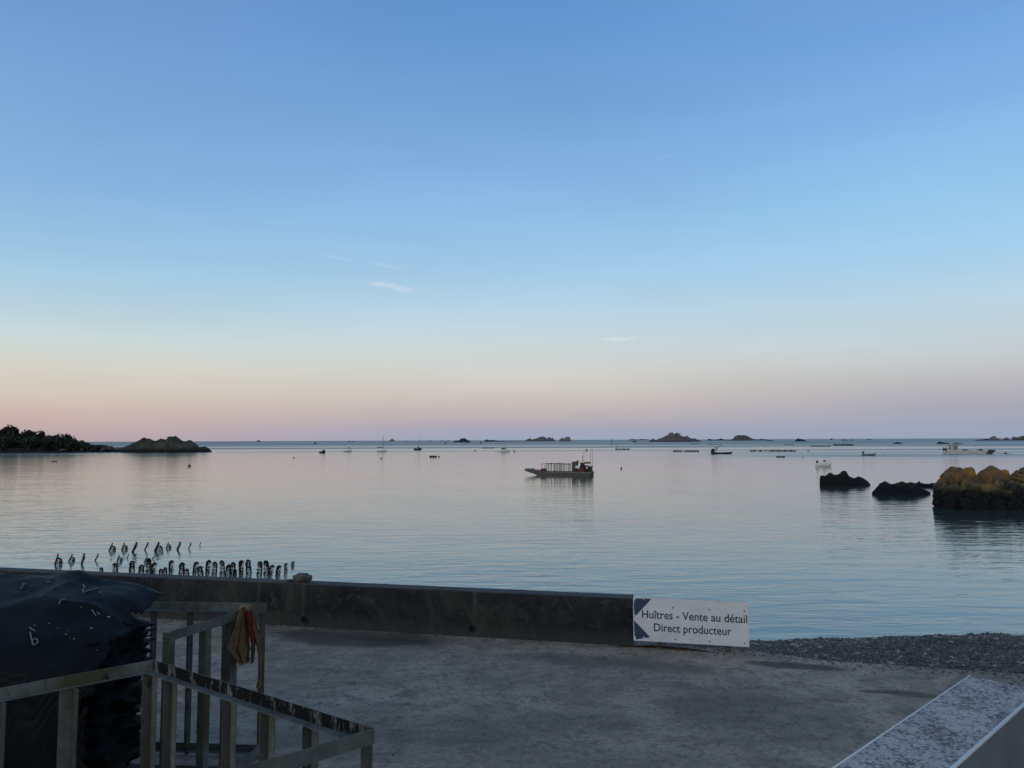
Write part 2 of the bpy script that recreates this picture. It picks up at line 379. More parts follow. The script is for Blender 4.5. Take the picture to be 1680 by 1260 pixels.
def wall_mat():
    m = bpy.data.materials.new('seawall_concrete'); m.use_nodes = True; t, b = basic(m)
    pos = t.new('ShaderNodeNewGeometry').outputs['Position']
    sp = t.new('ShaderNodeSeparateXYZ'); t.l.new(pos, sp.inputs[0]); z = sp.outputs[2]
    n1 = t.noise(pos, 1.5, 6, .65, .5); n2 = t.noise(pos, 11, 5, .7); n3 = t.noise(t.mapping(pos, (9, 9, .8)), 1.0, 4, .6)
    c = t.mix(t.mapr(n1, .36, .62), (.008, .011, .014, 1), (.021, .025, .027, 1))
    c = t.mix(t.mapr(n3, .52, .75, 0, .4), c, (.036, .039, .040, 1))
    c = t.mix(t.mapr(n2, .45, .75, 0, .6), c, (.010, .011, .011, 1))
    # paler foot splashed with silt, paler top edge and surface
    foot = t.mapr(t.math('ADD', z, t.math('MULTIPLY', t.math('SUBTRACT', n1, .5), .5)), YARD + .03, YARD + .30, .6, 0, 'SMOOTHSTEP')
    c = t.mix(foot, c, (.046, .048, .048, 1))
    top = t.mapr(t.math('ADD', z, t.math('MULTIPLY', t.math('SUBTRACT', n2, .5), .05)), 3.275, 3.30, 0, .9)
    c = t.mix(top, c, t.mix(t.mapr(n2, .35, .65), (.115, .115, .112, 1), (.05, .05, .052, 1)))
    # runs of lime and the arcs a scraper has left
    for px, py, rad in ((585, 1036, .62), (830, 1040, .5), (672, 1050, .35)):
        p = onplane(px, py, WP0, WN)
        d = t.new('ShaderNodeVectorMath', operation='DISTANCE'); t.l.new(pos, d.inputs[0]); d.inputs[1].default_value = p
        rr = t.math('ABSOLUTE', t.math('SUBTRACT', t.math('ADD', d.outputs['Value'], t.math('MULTIPLY', n1, .15)), rad + .07))
        c = t.mix(t.math('MULTIPLY', t.mapr(rr, 0, .07, .30, 0), t.mapr(n2, .45, .62)), c, (.11, .10, .085, 1))
    for px in (424, 778, 497):
        p = onplane(px, 985, WP0, WN)
        dx = t.math('ABSOLUTE', t.math('SUBTRACT', sp.outputs[0], t.math('ADD', p.x, t.math('MULTIPLY', t.math('SUBTRACT', n1, .5), .10))))
        c = t.mix(t.math('MULTIPLY', t.mapr(dx, .01, .05, .30, 0), t.mapr(n2, .3, .6, .2, 1)), c, (.13, .125, .11, 1))
    sp2 = t.new('ShaderNodeTexVoronoi'); t.l.new(pos, sp2.inputs['Vector']); sp2.inputs['Scale'].default_value = 7
    c = t.mix(t.math('MULTIPLY', t.mapr(sp2.outputs['Distance'], .04, .08, .75, 0), t.mapr(t.noise(pos, 2.6, 3), .52, .62)), c, (.2, .2, .19, 1))
    n5 = t.noise(pos, .8, 5, .7, 1.0)
    c = t.mix(t.mapr(n5, .50, .64, 0, .7), c, (.046, .043, .034, 1))
    c = t.mix(t.mapr(t.noise(pos, 4.5, 5, .7, .6), .56, .68, 0, .6), c, (.060, .058, .050, 1))
    t.l.new(c, b.inputs['Base Color']); b.inputs['Roughness'].default_value = .9; b.inputs['Specular IOR Level'].default_value = .2
    bp = t.new('ShaderNodeBump'); bp.inputs['Distance'].default_value = .02
    t.l.new(t.math('ADD', n1, t.math('MULTIPLY', n2, .4)), bp.inputs['Height']); t.l.new(bp.outputs[0], b.inputs['Normal'])
    return m
# wall plane (front face towards the camera)
WA = onz(0, 932, 3.3); WB = onz(1037, 977, 3.3)
WDIR = (WB - WA); WDIR.z = 0; WDIR.normalize()
WN = Vector((-WDIR.y, WDIR.x, 0))            # points out to sea
# the front top arris is what the eye reads a few pixels below the skyline of the wall
WP0 = onz(1037, 981.5, 3.3)
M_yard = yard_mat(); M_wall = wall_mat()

# ------------------------------------------------------------------ sea
bm = BM()
# one level sheet, denser near the yard only so that its corners stay out of the way
vs = [bm.verts.new(p) for p in ((-60000, -40, 0), (60000, -40, 0), (60000, 90000, 0), (-60000, 90000, 0))]
bm.faces.new(vs)
sea = tag(obj('sea', bm, M_water), kind='structure')

# ------------------------------------------------------------------ yard slab and beach
def wl(t, off=0.0): return WP0 + WDIR * t + WN * off      # along the wall, t = 0 at its right end
e0 = wl(0, .2); e1 = onz(1229, 1067, YARD); e2 = onz(1360, 1084, YARD); e3 = onz(1680, 1106, YARD)
edge = [(e0.x - 16 * WDIR.x, e0.y - 16 * WDIR.y), (e0.x, e0.y), (e1.x, e1.y), (e2.x, e2.y), (e3.x, e3.y), (16.0, 9.2), (26.0, 6.2)]
def edge_y(x):
    for (x0, y0), (x1, y1) in zip(edge, edge[1:]):
        if x0 <= x <= x1: return y0 + (y1 - y0) * (x - x0) / (x1 - x0)
    return edge[-1][1]
fine_edge = []
xx = edge[0][0]
while xx <= 26.0:
    y = edge_y(xx) + (.035 * fbm(Vector((xx * 2.1, 3, 0)), 4) if xx > 2.2 else 0)
    fine_edge.append((xx, y)); xx += .12
bm = BM()
poly = [(-18, -6), (26, -6)] + fine_edge[::-1]
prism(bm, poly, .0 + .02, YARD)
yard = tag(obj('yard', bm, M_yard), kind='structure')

def beach_z(x, y):
    d = y - edge_y(min(max(x, -14), 26))
    shore = 11.5 + .35 * fbm(Vector((x * .25, 1.7, 0)), 3) + .40 * max(0, x - 7)
    z = YARD - .10 - (YARD - .10) * min(d, shore * 1.5) / shore
    z += .05 * fbm(Vector((x * .8, y * .8, 0)), 4) + .10 * fbm(Vector((x * .22, y * .22, 5)), 2)
    return z
def beach_mat():
    m = bpy.data.materials.new('beach_gravel'); m.use_nodes = True; t, b = basic(m)
    pos = t.new('ShaderNodeNewGeometry').outputs['Position']
    n1 = t.noise(pos, .6, 5, .6); n2 = t.noise(pos, 16, 5, .7)
    c = t.mix(t.mapr(n1, .35, .65), (.036, .030, .024, 1), (.085, .068, .050, 1))
    c = t.mix(t.mapr(n2, .4, .7, 0, .8), c, (.015, .015, .016, 1))
    t.l.new(c, b.inputs['Base Color']); b.inputs['Roughness'].default_value = .7
    bp = t.new('ShaderNodeBump'); bp.inputs['Distance'].default_value = .06
    t.l.new(n2, bp.inputs['Height']); t.l.new(bp.outputs[0], b.inputs['Normal'])
    return m
bm = BM(); nx, ny = 150, 64; grid = []
for j in range(ny + 1):
    row = []
    for i in range(nx + 1):
        x = -14 + 40 * i / nx; y = edge_y(x) - .3 + 24 * (j / ny)
        row.append(bm.verts.new((x, y, beach_z(x, y))))
    grid.append(row)
for j in range(ny):
    for i in range(nx): bm.faces.new((grid[j][i], grid[j][i + 1], grid[j + 1][i + 1], grid[j + 1][i]))
beach = tag(obj('beach', bm, beach_mat(), smooth=True), kind='structure')

# pebbles and broken shell: uncountable
def attr_mat(name, rough=.6):
    m = bpy.data.materials.new(name); m.use_nodes = True; t, b = basic(m)
    a = t.new('ShaderNodeAttribute', attribute_name='tone')
    t.l.new(a.outputs['Color'], b.inputs['Base Color']); b.inputs['Roughness'].default_value = rough
    return m
def scatter_stones(name, pts, m):
    """pts: (x, y, z, size, colour)"""
    base = [Vector(v) for v in ((1, 0, 0), (-1, 0, 0), (0, 1, 0), (0, -1, 0), (0, 0, .6), (0, 0, -.6))]
    tri = [(0, 2, 4), (2, 1, 4), (1, 3, 4), (3, 0, 4), (2, 0, 5), (1, 2, 5), (3, 1, 5), (0, 3, 5)]
    V, F, T = [], [], []
    for x, y, z, s, colr in pts:
        a = random.random() * 6.28; ca, sa = math.cos(a), math.sin(a); k = len(V)
        sx_, sy_, sz_ = s * random.uniform(.7, 1.3), s * random.uniform(.6, 1.1), s * random.uniform(.5, 1.0)
        tx = random.uniform(-.5, .5)
        for q in base:
            px, py, pz = q.x * sx_, q.y * sy_, q.z * sz_ + q.x * tx * s * .5
            V.append((x + px * ca - py * sa, y + px * sa + py * ca, z + pz))
            T.append(colr)
        F += [tuple(k + i for i in f) for f in tri]
    me = bpy.data.meshes.new(name); me.from_pydata(V, [], F)
    ca_ = me.color_attributes.new('tone', 'FLOAT_COLOR', 'POINT')
    ca_.data.foreach_set('color', [v for tcol in T for v in (tcol[0], tcol[1], tcol[2], 1)])
    return tag(link(name, me, None, m), kind='stuff')
M_tone = attr_mat('stone_tones')
pts = []
dark = [(.024, .019, .015), (.040, .031, .022), (.066, .048, .032), (.095, .068, .044), (.034, .029, .024)]
pale = [(.15, .12, .09), (.27, .235, .20), (.12, .088, .06)]
for _ in range(60000):
    x = random.uniform(3.0, 21); d = random.random() ** 1.2 * (12.3 + .40 * max(0, x - 7)) - .05
    y = edge_y(x) + d
    z = beach_z(x, y)
    if z < -.08: continue
    c = random.choice(dark) if random.random() < .86 else random.choice(pale)
    if z < .35 and random.random() < .35: c = random.choice(pale)
    s = random.uniform(.016, .050) * (1 if random.random() < .93 else 2.1)
    pts.append((x, y, z + .006, s, c))
scatter_stones('beach_pebbles', pts, M_tone)
# grit on the yard
pts = []
for _ in range(900):
    x = random.uniform(-6, 8); y = random.uniform(5.5, 13.6)
    if y > edge_y(x) - .25: continue
    pts.append((x, y, YARD + .003, random.uniform(.006, .018), random.choice([(.03, .03, .03), (.05, .045, .04), (.05, .05, .05), (.22, .21, .2)])))
for _ in range(500):
    x = random.uniform(2.2, 8); y = edge_y(x) - abs(random.gauss(0, .25)) - .02
    pts.append((x, y, YARD + .005, random.uniform(.008, .025), random.choice(dark + pale)))
for _ in range(350):
    t_ = random.uniform(-13, 0); q = wl(t_, -abs(random.gauss(0, .12)) - .02)
    pts.append((q.x, q.y, YARD + .005, random.uniform(.008, .022), random.choice(dark)))
scatter_stones('yard_grit', pts, M_tone)

# ------------------------------------------------------------------ sea wall
TH = .34
wall = empty('sea_wall', wl(-8), 0, 'long low black stained concrete sea wall along the yard edge', 'wall')
def wall_panel(t0, t1):
    bm = BM(); n = max(4, int((t1 - t0) / .07)); nzs = 8; rows = []
    for i in range(n + 1):
        t_ = t0 + (t1 - t0) * i / n; ring = []
        for k in range(nzs + 1):                                    # front face up
            z = YARD - .05 + (3.30 - YARD + .05) * k / nzs
            o = .016 * fbm(Vector((t_ * 2.2, z * 3, 1)), 5)
            if k == nzs: o += .016 + .022 * max(0, fbm(Vector((t_ * 4, 9, 1)), 4))
            ring.append(wl(t_, o) + Vector((0, 0, z - 3.30 - (.030 * abs(fbm(Vector((t_ * 3.3, 2, 4)), 4)) if k == nzs else 0))))
        ring.append(wl(t_, TH * .5) + Vector((0, 0, .008 * fbm(Vector((t_ * 3, 4, 4)), 3))))
        ring.append(wl(t_, TH - .012) + Vector((0, 0, -.008 * abs(fbm(Vector((t_ * 5, 7, 4)), 3)))))
        ring.append(wl(t_, TH) + Vector((0, 0, -.02)))
        ring.append(wl(t_, TH + .05) + Vector((0, 0, -3.6)))
        rows.append([bm.verts.new(p - wall.location) for p in ring])
    for a, b in zip(rows, rows[1:]):
        for k in range(len(a) - 1): bm.faces.new((a[k], b[k], b[k + 1], a[k + 1]))
    bm.faces.new(rows[0]); bm.faces.new(rows[-1][::-1])
    obj('wall_panel', bm, M_wall, wall, smooth=False)
def wall_t(px, py): return (onplane(px, py, WP0, WN) - WP0).dot(WDIR)
j1, j2 = wall_t(755, 1000), wall_t(423, 990)
ends = [-15.5, wall_t(60, 960), j2, j1, 0.0]
for a, b in zip(ends, ends[1:]): wall_panel(a + (.002 if a > -15 else 0), b - .002)
M_hole = mat('drain_pipe', (.035, .035, .035), .8, .3)
M_holein = mat('drain_dark', (.0008, .0008, .0008), .9, .1)
def weep(px, py, r):
    p = onplane(px, py, WP0, WN) - wall.location
    bm = BM(); n = 16
    ax = [WDIR * math.cos(2 * math.pi * k / n) + Vector((0, 0, math.sin(2 * math.pi * k / n))) for k in range(n)]
    rings = [[bm.verts.new(p + a * rr + WN * o) for a in ax] for rr, o in ((r * 1.12, .02), (r * 1.12, -.035), (r, -.035), (r * .96, -.006))]
    for a, b in zip(rings, rings[1:]):
        for k in range(n): bm.faces.new((a[k], a[(k + 1) % n], b[(k + 1) % n], b[k]))
    f = bm.faces.new(rings[-1]); f.material_index = 1  # near-black disc: the shade inside the pipe is put into its colour
    obj('drain_pipe', bm, [M_hole, M_holein], wall)
weep(500, 1016, .068); weep(775, 1031, .062)
# stones left on top of the wall
M_block = mat('rough_stone', (.10, .098, .085), .9, .4, 9, .01, 30)
def loose_stone(px, py, w, d, h, label, off):
    q = onplane(px, py, WP0 + WN * off, WN)
    bm = BM(); bmesh.ops.create_cube(bm, size=1)
    bmesh.ops.bevel(bm, geom=bm.edges[:], offset=.22, segments=3, affect='EDGES')
    bmesh.ops.subdivide_edges(bm, edges=bm.edges[:], cuts=1)
    for v in bm.verts:
        k = 1 + .07 * fbm(v.co * 2.2 + Vector((px, 0, 0)), 3)
        v.co = Vector((v.co.x * w * k, v.co.y * d * k, (v.co.z + .5) * h * k - .006))
    o = obj('loose_stone', bm, M_block, None, True)
    o.location = (q.x, q.y, 3.298); o.rotation_euler = (0, 0, math.atan2(WDIR.y, WDIR.x) + .1)
    tag(o, label, 'stone')
loose_stone(496, 955, .34, .24, .165, 'squarish pale stone block resting on top of the dark sea wall', .17)
loose_stone(474, 956, .15, .16, .04, 'thin flat dark slab on the wall top beside the squarish block', .19)

# ------------------------------------------------------------------ sign
SN = WN; SP = WP0 - WN * .06
BL = onplane(1039.5, 1051, SP, SN); TL = onplane(1038.5, 978.5, SP, SN)
BR = onplane(1229.5, 1062, SP, SN); TR = onplane(1228.5, 990, SP, SN)
sroot = empty('oyster_sign', BL, 0, 'weathered white sign board with navy arrow corners and French oyster lettering beside the wall end', 'sign')
sx_ = (BR - BL); SW = sx_.length; sx_.normalize()
sz_ = ((TL - BL) + (TR - BR)) * .5; SH = sz_.length; sz_ = (sz_ - sx_ * sz_.dot(sx_)).normalized()
sy_ = sz_.cross(sx_)                           # out to sea
SM = Matrix((sx_, sy_, sz_)).transposed().to_4x4()
M_sign = mat('sign_white', (.60, .62, .66), .55, .18, 3, 0, 30, .4, (.50, .52, .56))
def worn(name, colr, lo=.56, edge=True):
    m = bpy.data.materials.new(name); m.use_nodes = True; t, b = basic(m)
    o = t.new('ShaderNodeTexCoord').outputs['Object']
    n = t.noise(o, 9, 6, .7, .8)
    sp = t.new('ShaderNodeSeparateXYZ'); t.l.new(o, sp.inputs[0])
    k = t.mapr(n, lo, lo + .03)
    if edge:
        # the film has flaked away at the board's edges
        ex = t.mapr(sp.outputs[0], 0, .07, .22, 0); et = t.mapr(sp.outputs[2], SH * .88, SH, 0, .22); eb = t.mapr(sp.outputs[2], 0, .13, .16, 0)
        k = t.mapr(t.math('ADD', n, t.math('ADD', ex, t.math('ADD', et, eb))), lo + .02, lo + .05)
    t.l.new(t.mix(k, colr + (1,), (.56, .58, .61, 1)), b.inputs['Base Color']); b.inputs['Roughness'].default_value = .5
    return m
M_navy = worn('sign_navy', (.010, .034, .080), .67); M_ink = worn('sign_ink', (.010, .018, .040), .69, False)
def on_sign(o): o.matrix_local = SM; return o
bm = BM(); box(bm, (SW / 2, .006, SH / 2), (SW, .012, SH)); bmesh.ops.bevel(bm, geom=bm.edges[:], offset=.003, segments=1, affect='EDGES')
board = on_sign(obj('board', bm, M_sign, sroot))
bm = BM(); box(bm, (SW * .53, .022, SH / 2 + .012), (SW * .92, .014, SH * .985))
M_back = mat('sign_backing', (.42, .44, .47), .6, .2)
on_sign(obj('backing_sheet', bm, M_back, sroot))
k = SH / 476.0                                 # metres per unit of the sign's own measure
def flat(name, polys, m, y=-.0025):
    bm = BM()
    for poly in polys:
        f = bm.faces.new([bm.verts.new((a, y, b)) for a, b in poly])
    bmesh.ops.recalc_face_normals(bm, faces=bm.faces[:])
    for f in bm.faces:
        if f.normal.y > 0: f.normal_flip()
    return obj(name, bm, m, board)
flat('arrow_corner', [[(.012, SH * .985), (.012, SH * .53), (SW * .165, SH * .985)]], M_navy)
flat('arrow_corner', [[(.012, SH * .47), (.012, SH * .02), (SW * .15, SH * .10), (.012 + SW * .141, SH * .105)]], M_navy)
def lettering(body, x0, x1, zb, name='lettering'):
    cu = bpy.data.curves.new('text', 'FONT'); cu.body = body; cu.size = .15; cu.resolution_u = 4; cu.fill_mode = 'FRONT'
    cu.offset = .0016
    o = bpy.data.objects.new('text', cu); C.objects.link(o); bpy.context.view_layer.update()
    me = bpy.data.meshes.new_from_object(o.evaluated_get(bpy.context.evaluated_depsgraph_get()))
    bpy.data.objects.remove(o); bpy.data.curves.remove(cu)
    xs = [v.co.x for v in me.vertices]; a, b = min(xs), max(xs); sc = (x1 - x0) / (b - a)
    for v in me.vertices: v.co = Vector((x0 + (v.co.x - a) * sc, -.0025, zb + v.co.y * min(sc * 1.12, 1.3 * sc)))
    # one part per letter: islands of the glyph mesh, accents and dots joined to the letter they stand over
    V = [tuple(v.co) for v in me.vertices]; F = [tuple(p.vertices) for p in me.polygons]; bpy.data.meshes.remove(me)
    par_ = list(range(len(V)))
    def root(i):
        while par_[i] != i: par_[i] = par_[par_[i]]; i = par_[i]
        return i
    for f in F:
        for i in f[1:]: par_[root(i)] = root(f[0])
    isl = {}
    for i in range(len(V)): isl.setdefault(root(i), []).append(i)
    groups = []
    for ids in sorted(isl.values(), key=lambda q: min(V[i][0] for i in q)):
        lo_, hi_ = min(V[i][0] for i in ids), max(V[i][0] for i in ids)
        for g in groups:
            ov = min(hi_, g[1]) - max(lo_, g[0])
            if ov > .5 * min(hi_ - lo_, g[1] - g[0]): g[2].update(ids); g[0] = min(g[0], lo_); g[1] = max(g[1], hi_); break
        else: groups.append([lo_, hi_, set(ids)])
    for g in groups:
        idx = {i: k for k, i in enumerate(sorted(g[2]))}
        lm = bpy.data.meshes.new('letter'); lm.from_pydata([V[i] for i in sorted(g[2])], [], [tuple(idx[i] for i in f) for f in F if f[0] in idx])
        link('letter', lm, board, M_ink)
lettering('Huîtres - Vente au détail', SW * .078, SW * .988, SH * .535)
lettering('Direct producteur', SW * .183, SW * .852, SH * .245)
M_screw = mat('rusty_screw', (.03, .03, .034), .6, .3)
for u, v in ((.352, .80), (.667, .80), (.966, .80), (.370, .085), (.665, .085), (.960, .085)):
    bm = BM(); bmesh.ops.create_cone(bm, cap_ends=True, segments=10, radius1=.013, radius2=.010, depth=.007,
                                     matrix=Matrix.Translation((u * SW, -.004, v * SH)) @ Matrix.Rotation(R(90), 4, 'X'))
    obj('screw', bm, M_screw, board)
M_post = mat('sign_post', (.06, .055, .05), .85, .3)
for u in (.23, .82):
    bm = BM(); box(bm, (u * SW, .075, SH * .5 - .12), (.09, .09, SH * .92 + .2)); on_sign(obj('post', bm, M_post, sroot))

# ------------------------------------------------------------------ parapet at the lower right
PZ = 4.7
a = onz(1367, 1260, PZ); b = onz(1592, 1108, PZ); c = onz(1560, 1260, PZ); d = onz(1680, 1128, PZ)
dl = (b - a).normalized(); nr = Vector((dl.y, -dl.x, 0))
wid = (c - a).dot(nr)
fd = (d - b).normalized(); ff = fd * (wid / fd.dot(nr))
Pn, Pf = b - dl * 3.2, b
poly = [(Pn.x, Pn.y), (Pn.x + nr.x * wid, Pn.y + nr.y * wid), (Pf.x + ff.x, Pf.y + ff.y), (Pf.x, Pf.y)]
par = empty('parapet_wall', (Pf.x, Pf.y, YARD), 0, 'low wall with speckled pale flat top and white metal edge strips', 'wall')
def cap_mat():
    m = bpy.data.materials.new('speckled_cap'); m.use_nodes = True; t, b = basic(m)
    pos = t.new('ShaderNodeNewGeometry').outputs['Position']
    mp = t.mapping(pos, (1, 1, 1))
    n1 = t.noise(mp, 58, 5, .66, .8); n2 = t.noise(mp, 6, 4, .65, .6); n3 = t.noise(mp, 150, 3, .6)
    c = t.mix(t.mapr(t.math("ADD", n1, t.math("MULTIPLY", t.math("SUBTRACT", n2, .5), .5)), .46, .60), (.46, .405, .36, 1), (.075, .060, .058, 1))
    c = t.mix(t.mapr(n3, .45, .75, 0, .4), c, (.12, .115, .14, 1))
    t.l.new(c, b.inputs['Base Color']); b.inputs['Roughness'].default_value = .75
    bp = t.new('ShaderNodeBump'); bp.inputs['Distance'].default_value = .004
    t.l.new(n1, bp.inputs['Height']); t.l.new(bp.outputs[0], b.inputs['Normal'])
    return m
def par_bm(fn):
    bm = BM(); fn(bm); bmesh.ops.translate(bm, verts=bm.verts[:], vec=-par.location); return bm
M_side = mat('painted_wall', (.12, .15, .18), .6, .35, 3, .004, 60)
M_trim = mat('white_edge', (.62, .64, .64), .4, .15, 8)
obj('wall_body', par_bm(lambda bm: prism(bm, poly, YARD - .02, PZ - .013)), M_side, par)
obj('cap', par_bm(lambda bm: prism(bm, poly, PZ - .012, PZ)), cap_mat(), par)
def trim(p0, p1, r):
    bm = BM(); tube(bm, [p0, p1], r, 10); bmesh.ops.translate(bm, verts=bm.verts[:], vec=-par.location)
    obj('edge_strip', bm, M_trim, par, True)
zt = Vector((0, 0, 0))
trim(Pn + zt, Pf + zt, .0042)
trim(Pn + nr * (wid + .002) + Vector((0, 0, -.004)), Pf + ff + nr * .002 + Vector((0, 0, -.004)), .0085)

# ------------------------------------------------------------------ steel crates
def steel_mat(name, grime_lo, grime_amt, moss_amt, base=(.125, .140, .135)):
    m = bpy.data.materials.new(name); m.use_nodes = True; t, b = basic(m)
    pos = t.new('ShaderNodeNewGeometry').outputs['Position']
    n1 = t.noise(pos, 5, 6, .65, .4); n2 = t.noise(pos, 22, 5, .7); n3 = t.noise(pos, 2.2, 4, .6)
    n4 = t.noise(t.mapping(pos, (14, 14, 5)), 1.0, 5, .7, .3)
    c = t.mix(t.mapr(n1, .35, .65), base + (1,), tuple(v * .55 for v in base) + (1,))
    c = t.mix(t.mapr(n2, .5, .75, 0, .5), c, (.06, .055, .04, 1))
    c = t.mix(t.mapr(n3, .46, .62, 0, moss_amt), c, (.052, .058, .032, 1))
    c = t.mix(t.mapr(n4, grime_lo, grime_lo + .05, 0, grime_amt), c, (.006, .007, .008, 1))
    t.l.new(c, b.inputs['Base Color']); b.inputs['Roughness'].default_value = .85; b.inputs['Specular IOR Level'].default_value = .08
    bp = t.new('ShaderNodeBump'); bp.inputs['Distance'].default_value = .004
    t.l.new(n2, bp.inputs['Height']); t.l.new(bp.outputs[0], b.inputs['Normal'])
    return m
M_steel = steel_mat('weathered_steel', .66, .7, .4)
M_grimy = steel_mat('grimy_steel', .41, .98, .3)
M_mossy = steel_mat('mossy_steel', .60, .8, .95)
def angle_rail(parent, p0, p1, inward, h=.095, w=.075, th=.007, inner=None):
    """angle iron: an upright leg on the outside, a flat leg inwards at its foot; p0-p1 is the top outer edge"""
    p0, p1 = Vector(p0), Vector(p1); n = inward.normalized()
    prof = [(0, 0), (th, 0), (th, -h + th), (w, -h + th), (w, -h), (0, -h)]
    bm = BM(); N = 14
    rows = []
    for i in range(N + 1):
        p = p0.lerp(p1, i / N)
        j = .0025 * fbm(Vector((i * .7, p0.x * 5, 2)), 2)
        rows.append([bm.verts.new(p + n * (a + j) + Vector((0, 0, z_ + j))) for a, z_ in prof])
    for a, b in zip(rows, rows[1:]):
        for k in range(6):
            f = bm.faces.new((a[k], a[(k + 1) % 6], b[(k + 1) % 6], b[k]))
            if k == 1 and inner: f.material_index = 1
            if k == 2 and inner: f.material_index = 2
    bm.faces.new(rows[0][::-1]); bm.faces.new(rows[-1])
    bmesh.ops.recalc_face_normals(bm, faces=bm.faces[:])
    bmesh.ops.translate(bm, verts=bm.verts[:], vec=-parent.location)
    obj('rail', bm, [M_steel, inner or M_steel, M_steel], parent)
def angle_post(parent, p, z0, z1, along, inward, w=.07, th=.007, flip=1, m=None):
    p = Vector(p); a = along.normalized() * flip; n = inward.normalized()
    prof = [(0, 0), (w, 0), (w, th), (th, th), (th, w), (0, w)]
    bm = BM(); rows = []
    for i in range(9):
        z = z0 + (z1 - z0) * i / 8
        rows.append([bm.verts.new(Vector((p.x, p.y, z)) + a * u + n * v) for u, v in prof])
    for r0, r1 in zip(rows, rows[1:]):
        for k in range(6):
            f = bm.faces.new((r0[k], r0[(k + 1) % 6], r1[(k + 1) % 6], r1[k]))
            if k in (3, 4, 5): f.material_index = 1  # second leg of every post takes the darker steel
    bm.faces.new(rows[0][::-1]); bm.faces.new(rows[-1])
    bmesh.ops.recalc_face_normals(bm, faces=bm.faces[:])
    bmesh.ops.translate(bm, verts=bm.verts[:], vec=-parent.location)
    return obj('post', bm, [m or M_steel, M_darksteel], parent)
M_darksteel = steel_mat('dark_steel', .59, .75, .5, (.075, .084, .08))
HR = 6 - 1.82                                  # rim height above the water
RH = .095
# far crate: A far right, B near right, D far left; open at the front
A = onz(438, 989, HR); B = onz(280, 1036, HR); D0 = onz(258, 986.5, HR)
dirAD = (D0 - A).normalized(); Dp = A + dirAD * 2.6; Ep = B + dirAD * 2.6
crF = empty('steel_crate', (A.x, A.y, YARD), 0, 'rusty angle iron crate near the wall, open in front, with a rag on its rail', 'crate', 'angle iron crates')
inAD = (B - A).normalized(); inAB = dirAD
angle_rail(crF, A, Dp, inAD, inner=M_mossy); angle_rail(crF, B, A, inAB); angle_rail(crF, Dp, Ep, -inAB)
def at(px, p, q):                              # the point of the segment p-q seen in column px
    n = CU.cross(ray(px, 1000)).normalized()
    n = ray(px, 900).cross(ray(px, 1200)).normalized()
    t_ = (EYEV - p).dot(n) / (q - p).dot(n)
    return p.lerp(q, t_)
zt_ = HR - RH + .001
for px in (319, 259.5): angle_post(crF, at(px, A, Dp) + inAD * .008, YARD + .02, zt_, dirAD, inAD)
angle_post(crF, at(150, A, Dp) + inAD * .008, YARD + .02, zt_, dirAD, inAD)
angle_post(crF, Dp + inAD * .01 - dirAD * .01, YARD + .02, zt_, -dirAD, inAD)
angle_post(crF, A + inAD * .008 + dirAD * .008, YARD, HR - .006, dirAD, inAD)
for px in (340, 381): angle_post(crF, at(px, B, A) + inAB * .008, YARD + .02, zt_, (A - B), inAB, w=.075 if px == 340 else .10, m=M_mossy if px == 340 else None)
angle_post(crF, B + inAB * .008, YARD, HR - .012, (A - B), inAB, m=M_mossy)
angle_post(crF, Ep - inAB * .01, YARD, HR - .012, (A - B), -inAB)
down = Vector((0, 0, -(HR - YARD) + .13))
angle_rail(crF, A + down + inAD * .01, Dp + down + inAD * .01, inAD, h=.08); angle_rail(crF, B + down, A + down, inAB, h=.08)
angle_rail(crF, Dp + down, Ep + down, -inAB, h=.08)
mid0, mid1 = A.lerp(B, .45) + down, Dp.lerp(Ep, .45) + down
angle_rail(crF, mid0, mid1, -inAD, h=.06)
# corner gusset at A's foot
bm = BM(); g0 = Vector((A.x, A.y, YARD + .02)) + inAD * .085 + dirAD * .012
vs = [g0, g0 + inAD * .16, g0 + Vector((0, 0, .15))]
fa = [bm.verts.new(v - crF.location) for v in vs]; fb = [bm.verts.new(v + dirAD * .008 - crF.location) for v in vs]
bm.faces.new(fa); bm.faces.new(fb[::-1])
for i in range(3): bm.faces.new((fa[i], fb[i], fb[(i + 1) % 3], fa[(i + 1) % 3]))
obj('gusset', bm, M_steel, crF)
# near crate: Q far corner, T right corner, L left
Q = onz(252, 1082, HR); T = onz(614.5, 1195, HR); Ld = (onz(0, 1131, HR) - Q).normalized(); Rd = (onz(375, 1262, HR) - T).normalized()
Ld = (Ld + Rd).normalized(); Ln = Q + Ld * 2.3; Fn = T + Ld * 2.3
crN = empty('steel_crate', (Q.x, Q.y, YARD), 0, 'mossy long angle iron crate closest to the viewer, black grime inside its rim', 'crate', 'angle iron crates')
QT = (T - Q).normalized()
angle_rail(crN, Q, T, Ld, inner=M_grimy); angle_rail(crN, Ln, Q, QT, inner=M_mossy, w=.04); angle_rail(crN, T, Fn, -QT); angle_rail(crN, Ln, Fn, -Ld)
for px, w_ in ((294, .07), (390, .07), (452, .07), (522, .07)):
    angle_post(crN, at(px - 8, Q, T) + Ld * .008, YARD + .02, zt_, QT, Ld, w=w_)
angle_post(crN, Q + Ld * .008 + QT * .008, YARD, zt_, QT, Ld, w=.08)
angle_post(crN, T + Ld * .008 - QT * .008, YARD, zt_, -QT, Ld, w=.08)
for px in (120, 2): angle_post(crN, at(px, Q, Ln) + QT * .008, YARD, zt_, -Ld, QT, w=.095, m=M_steel, flip=-1)
for f_ in (.3, .65): angle_post(crN, T.lerp(Fn, f_) - QT * .008, YARD + .02, zt_, Ld, -QT)
angle_post(crN, Fn - QT * .01, YARD, zt_, -QT, -Ld); angle_post(crN, Ln + QT * .01, YARD, zt_, QT, -Ld)
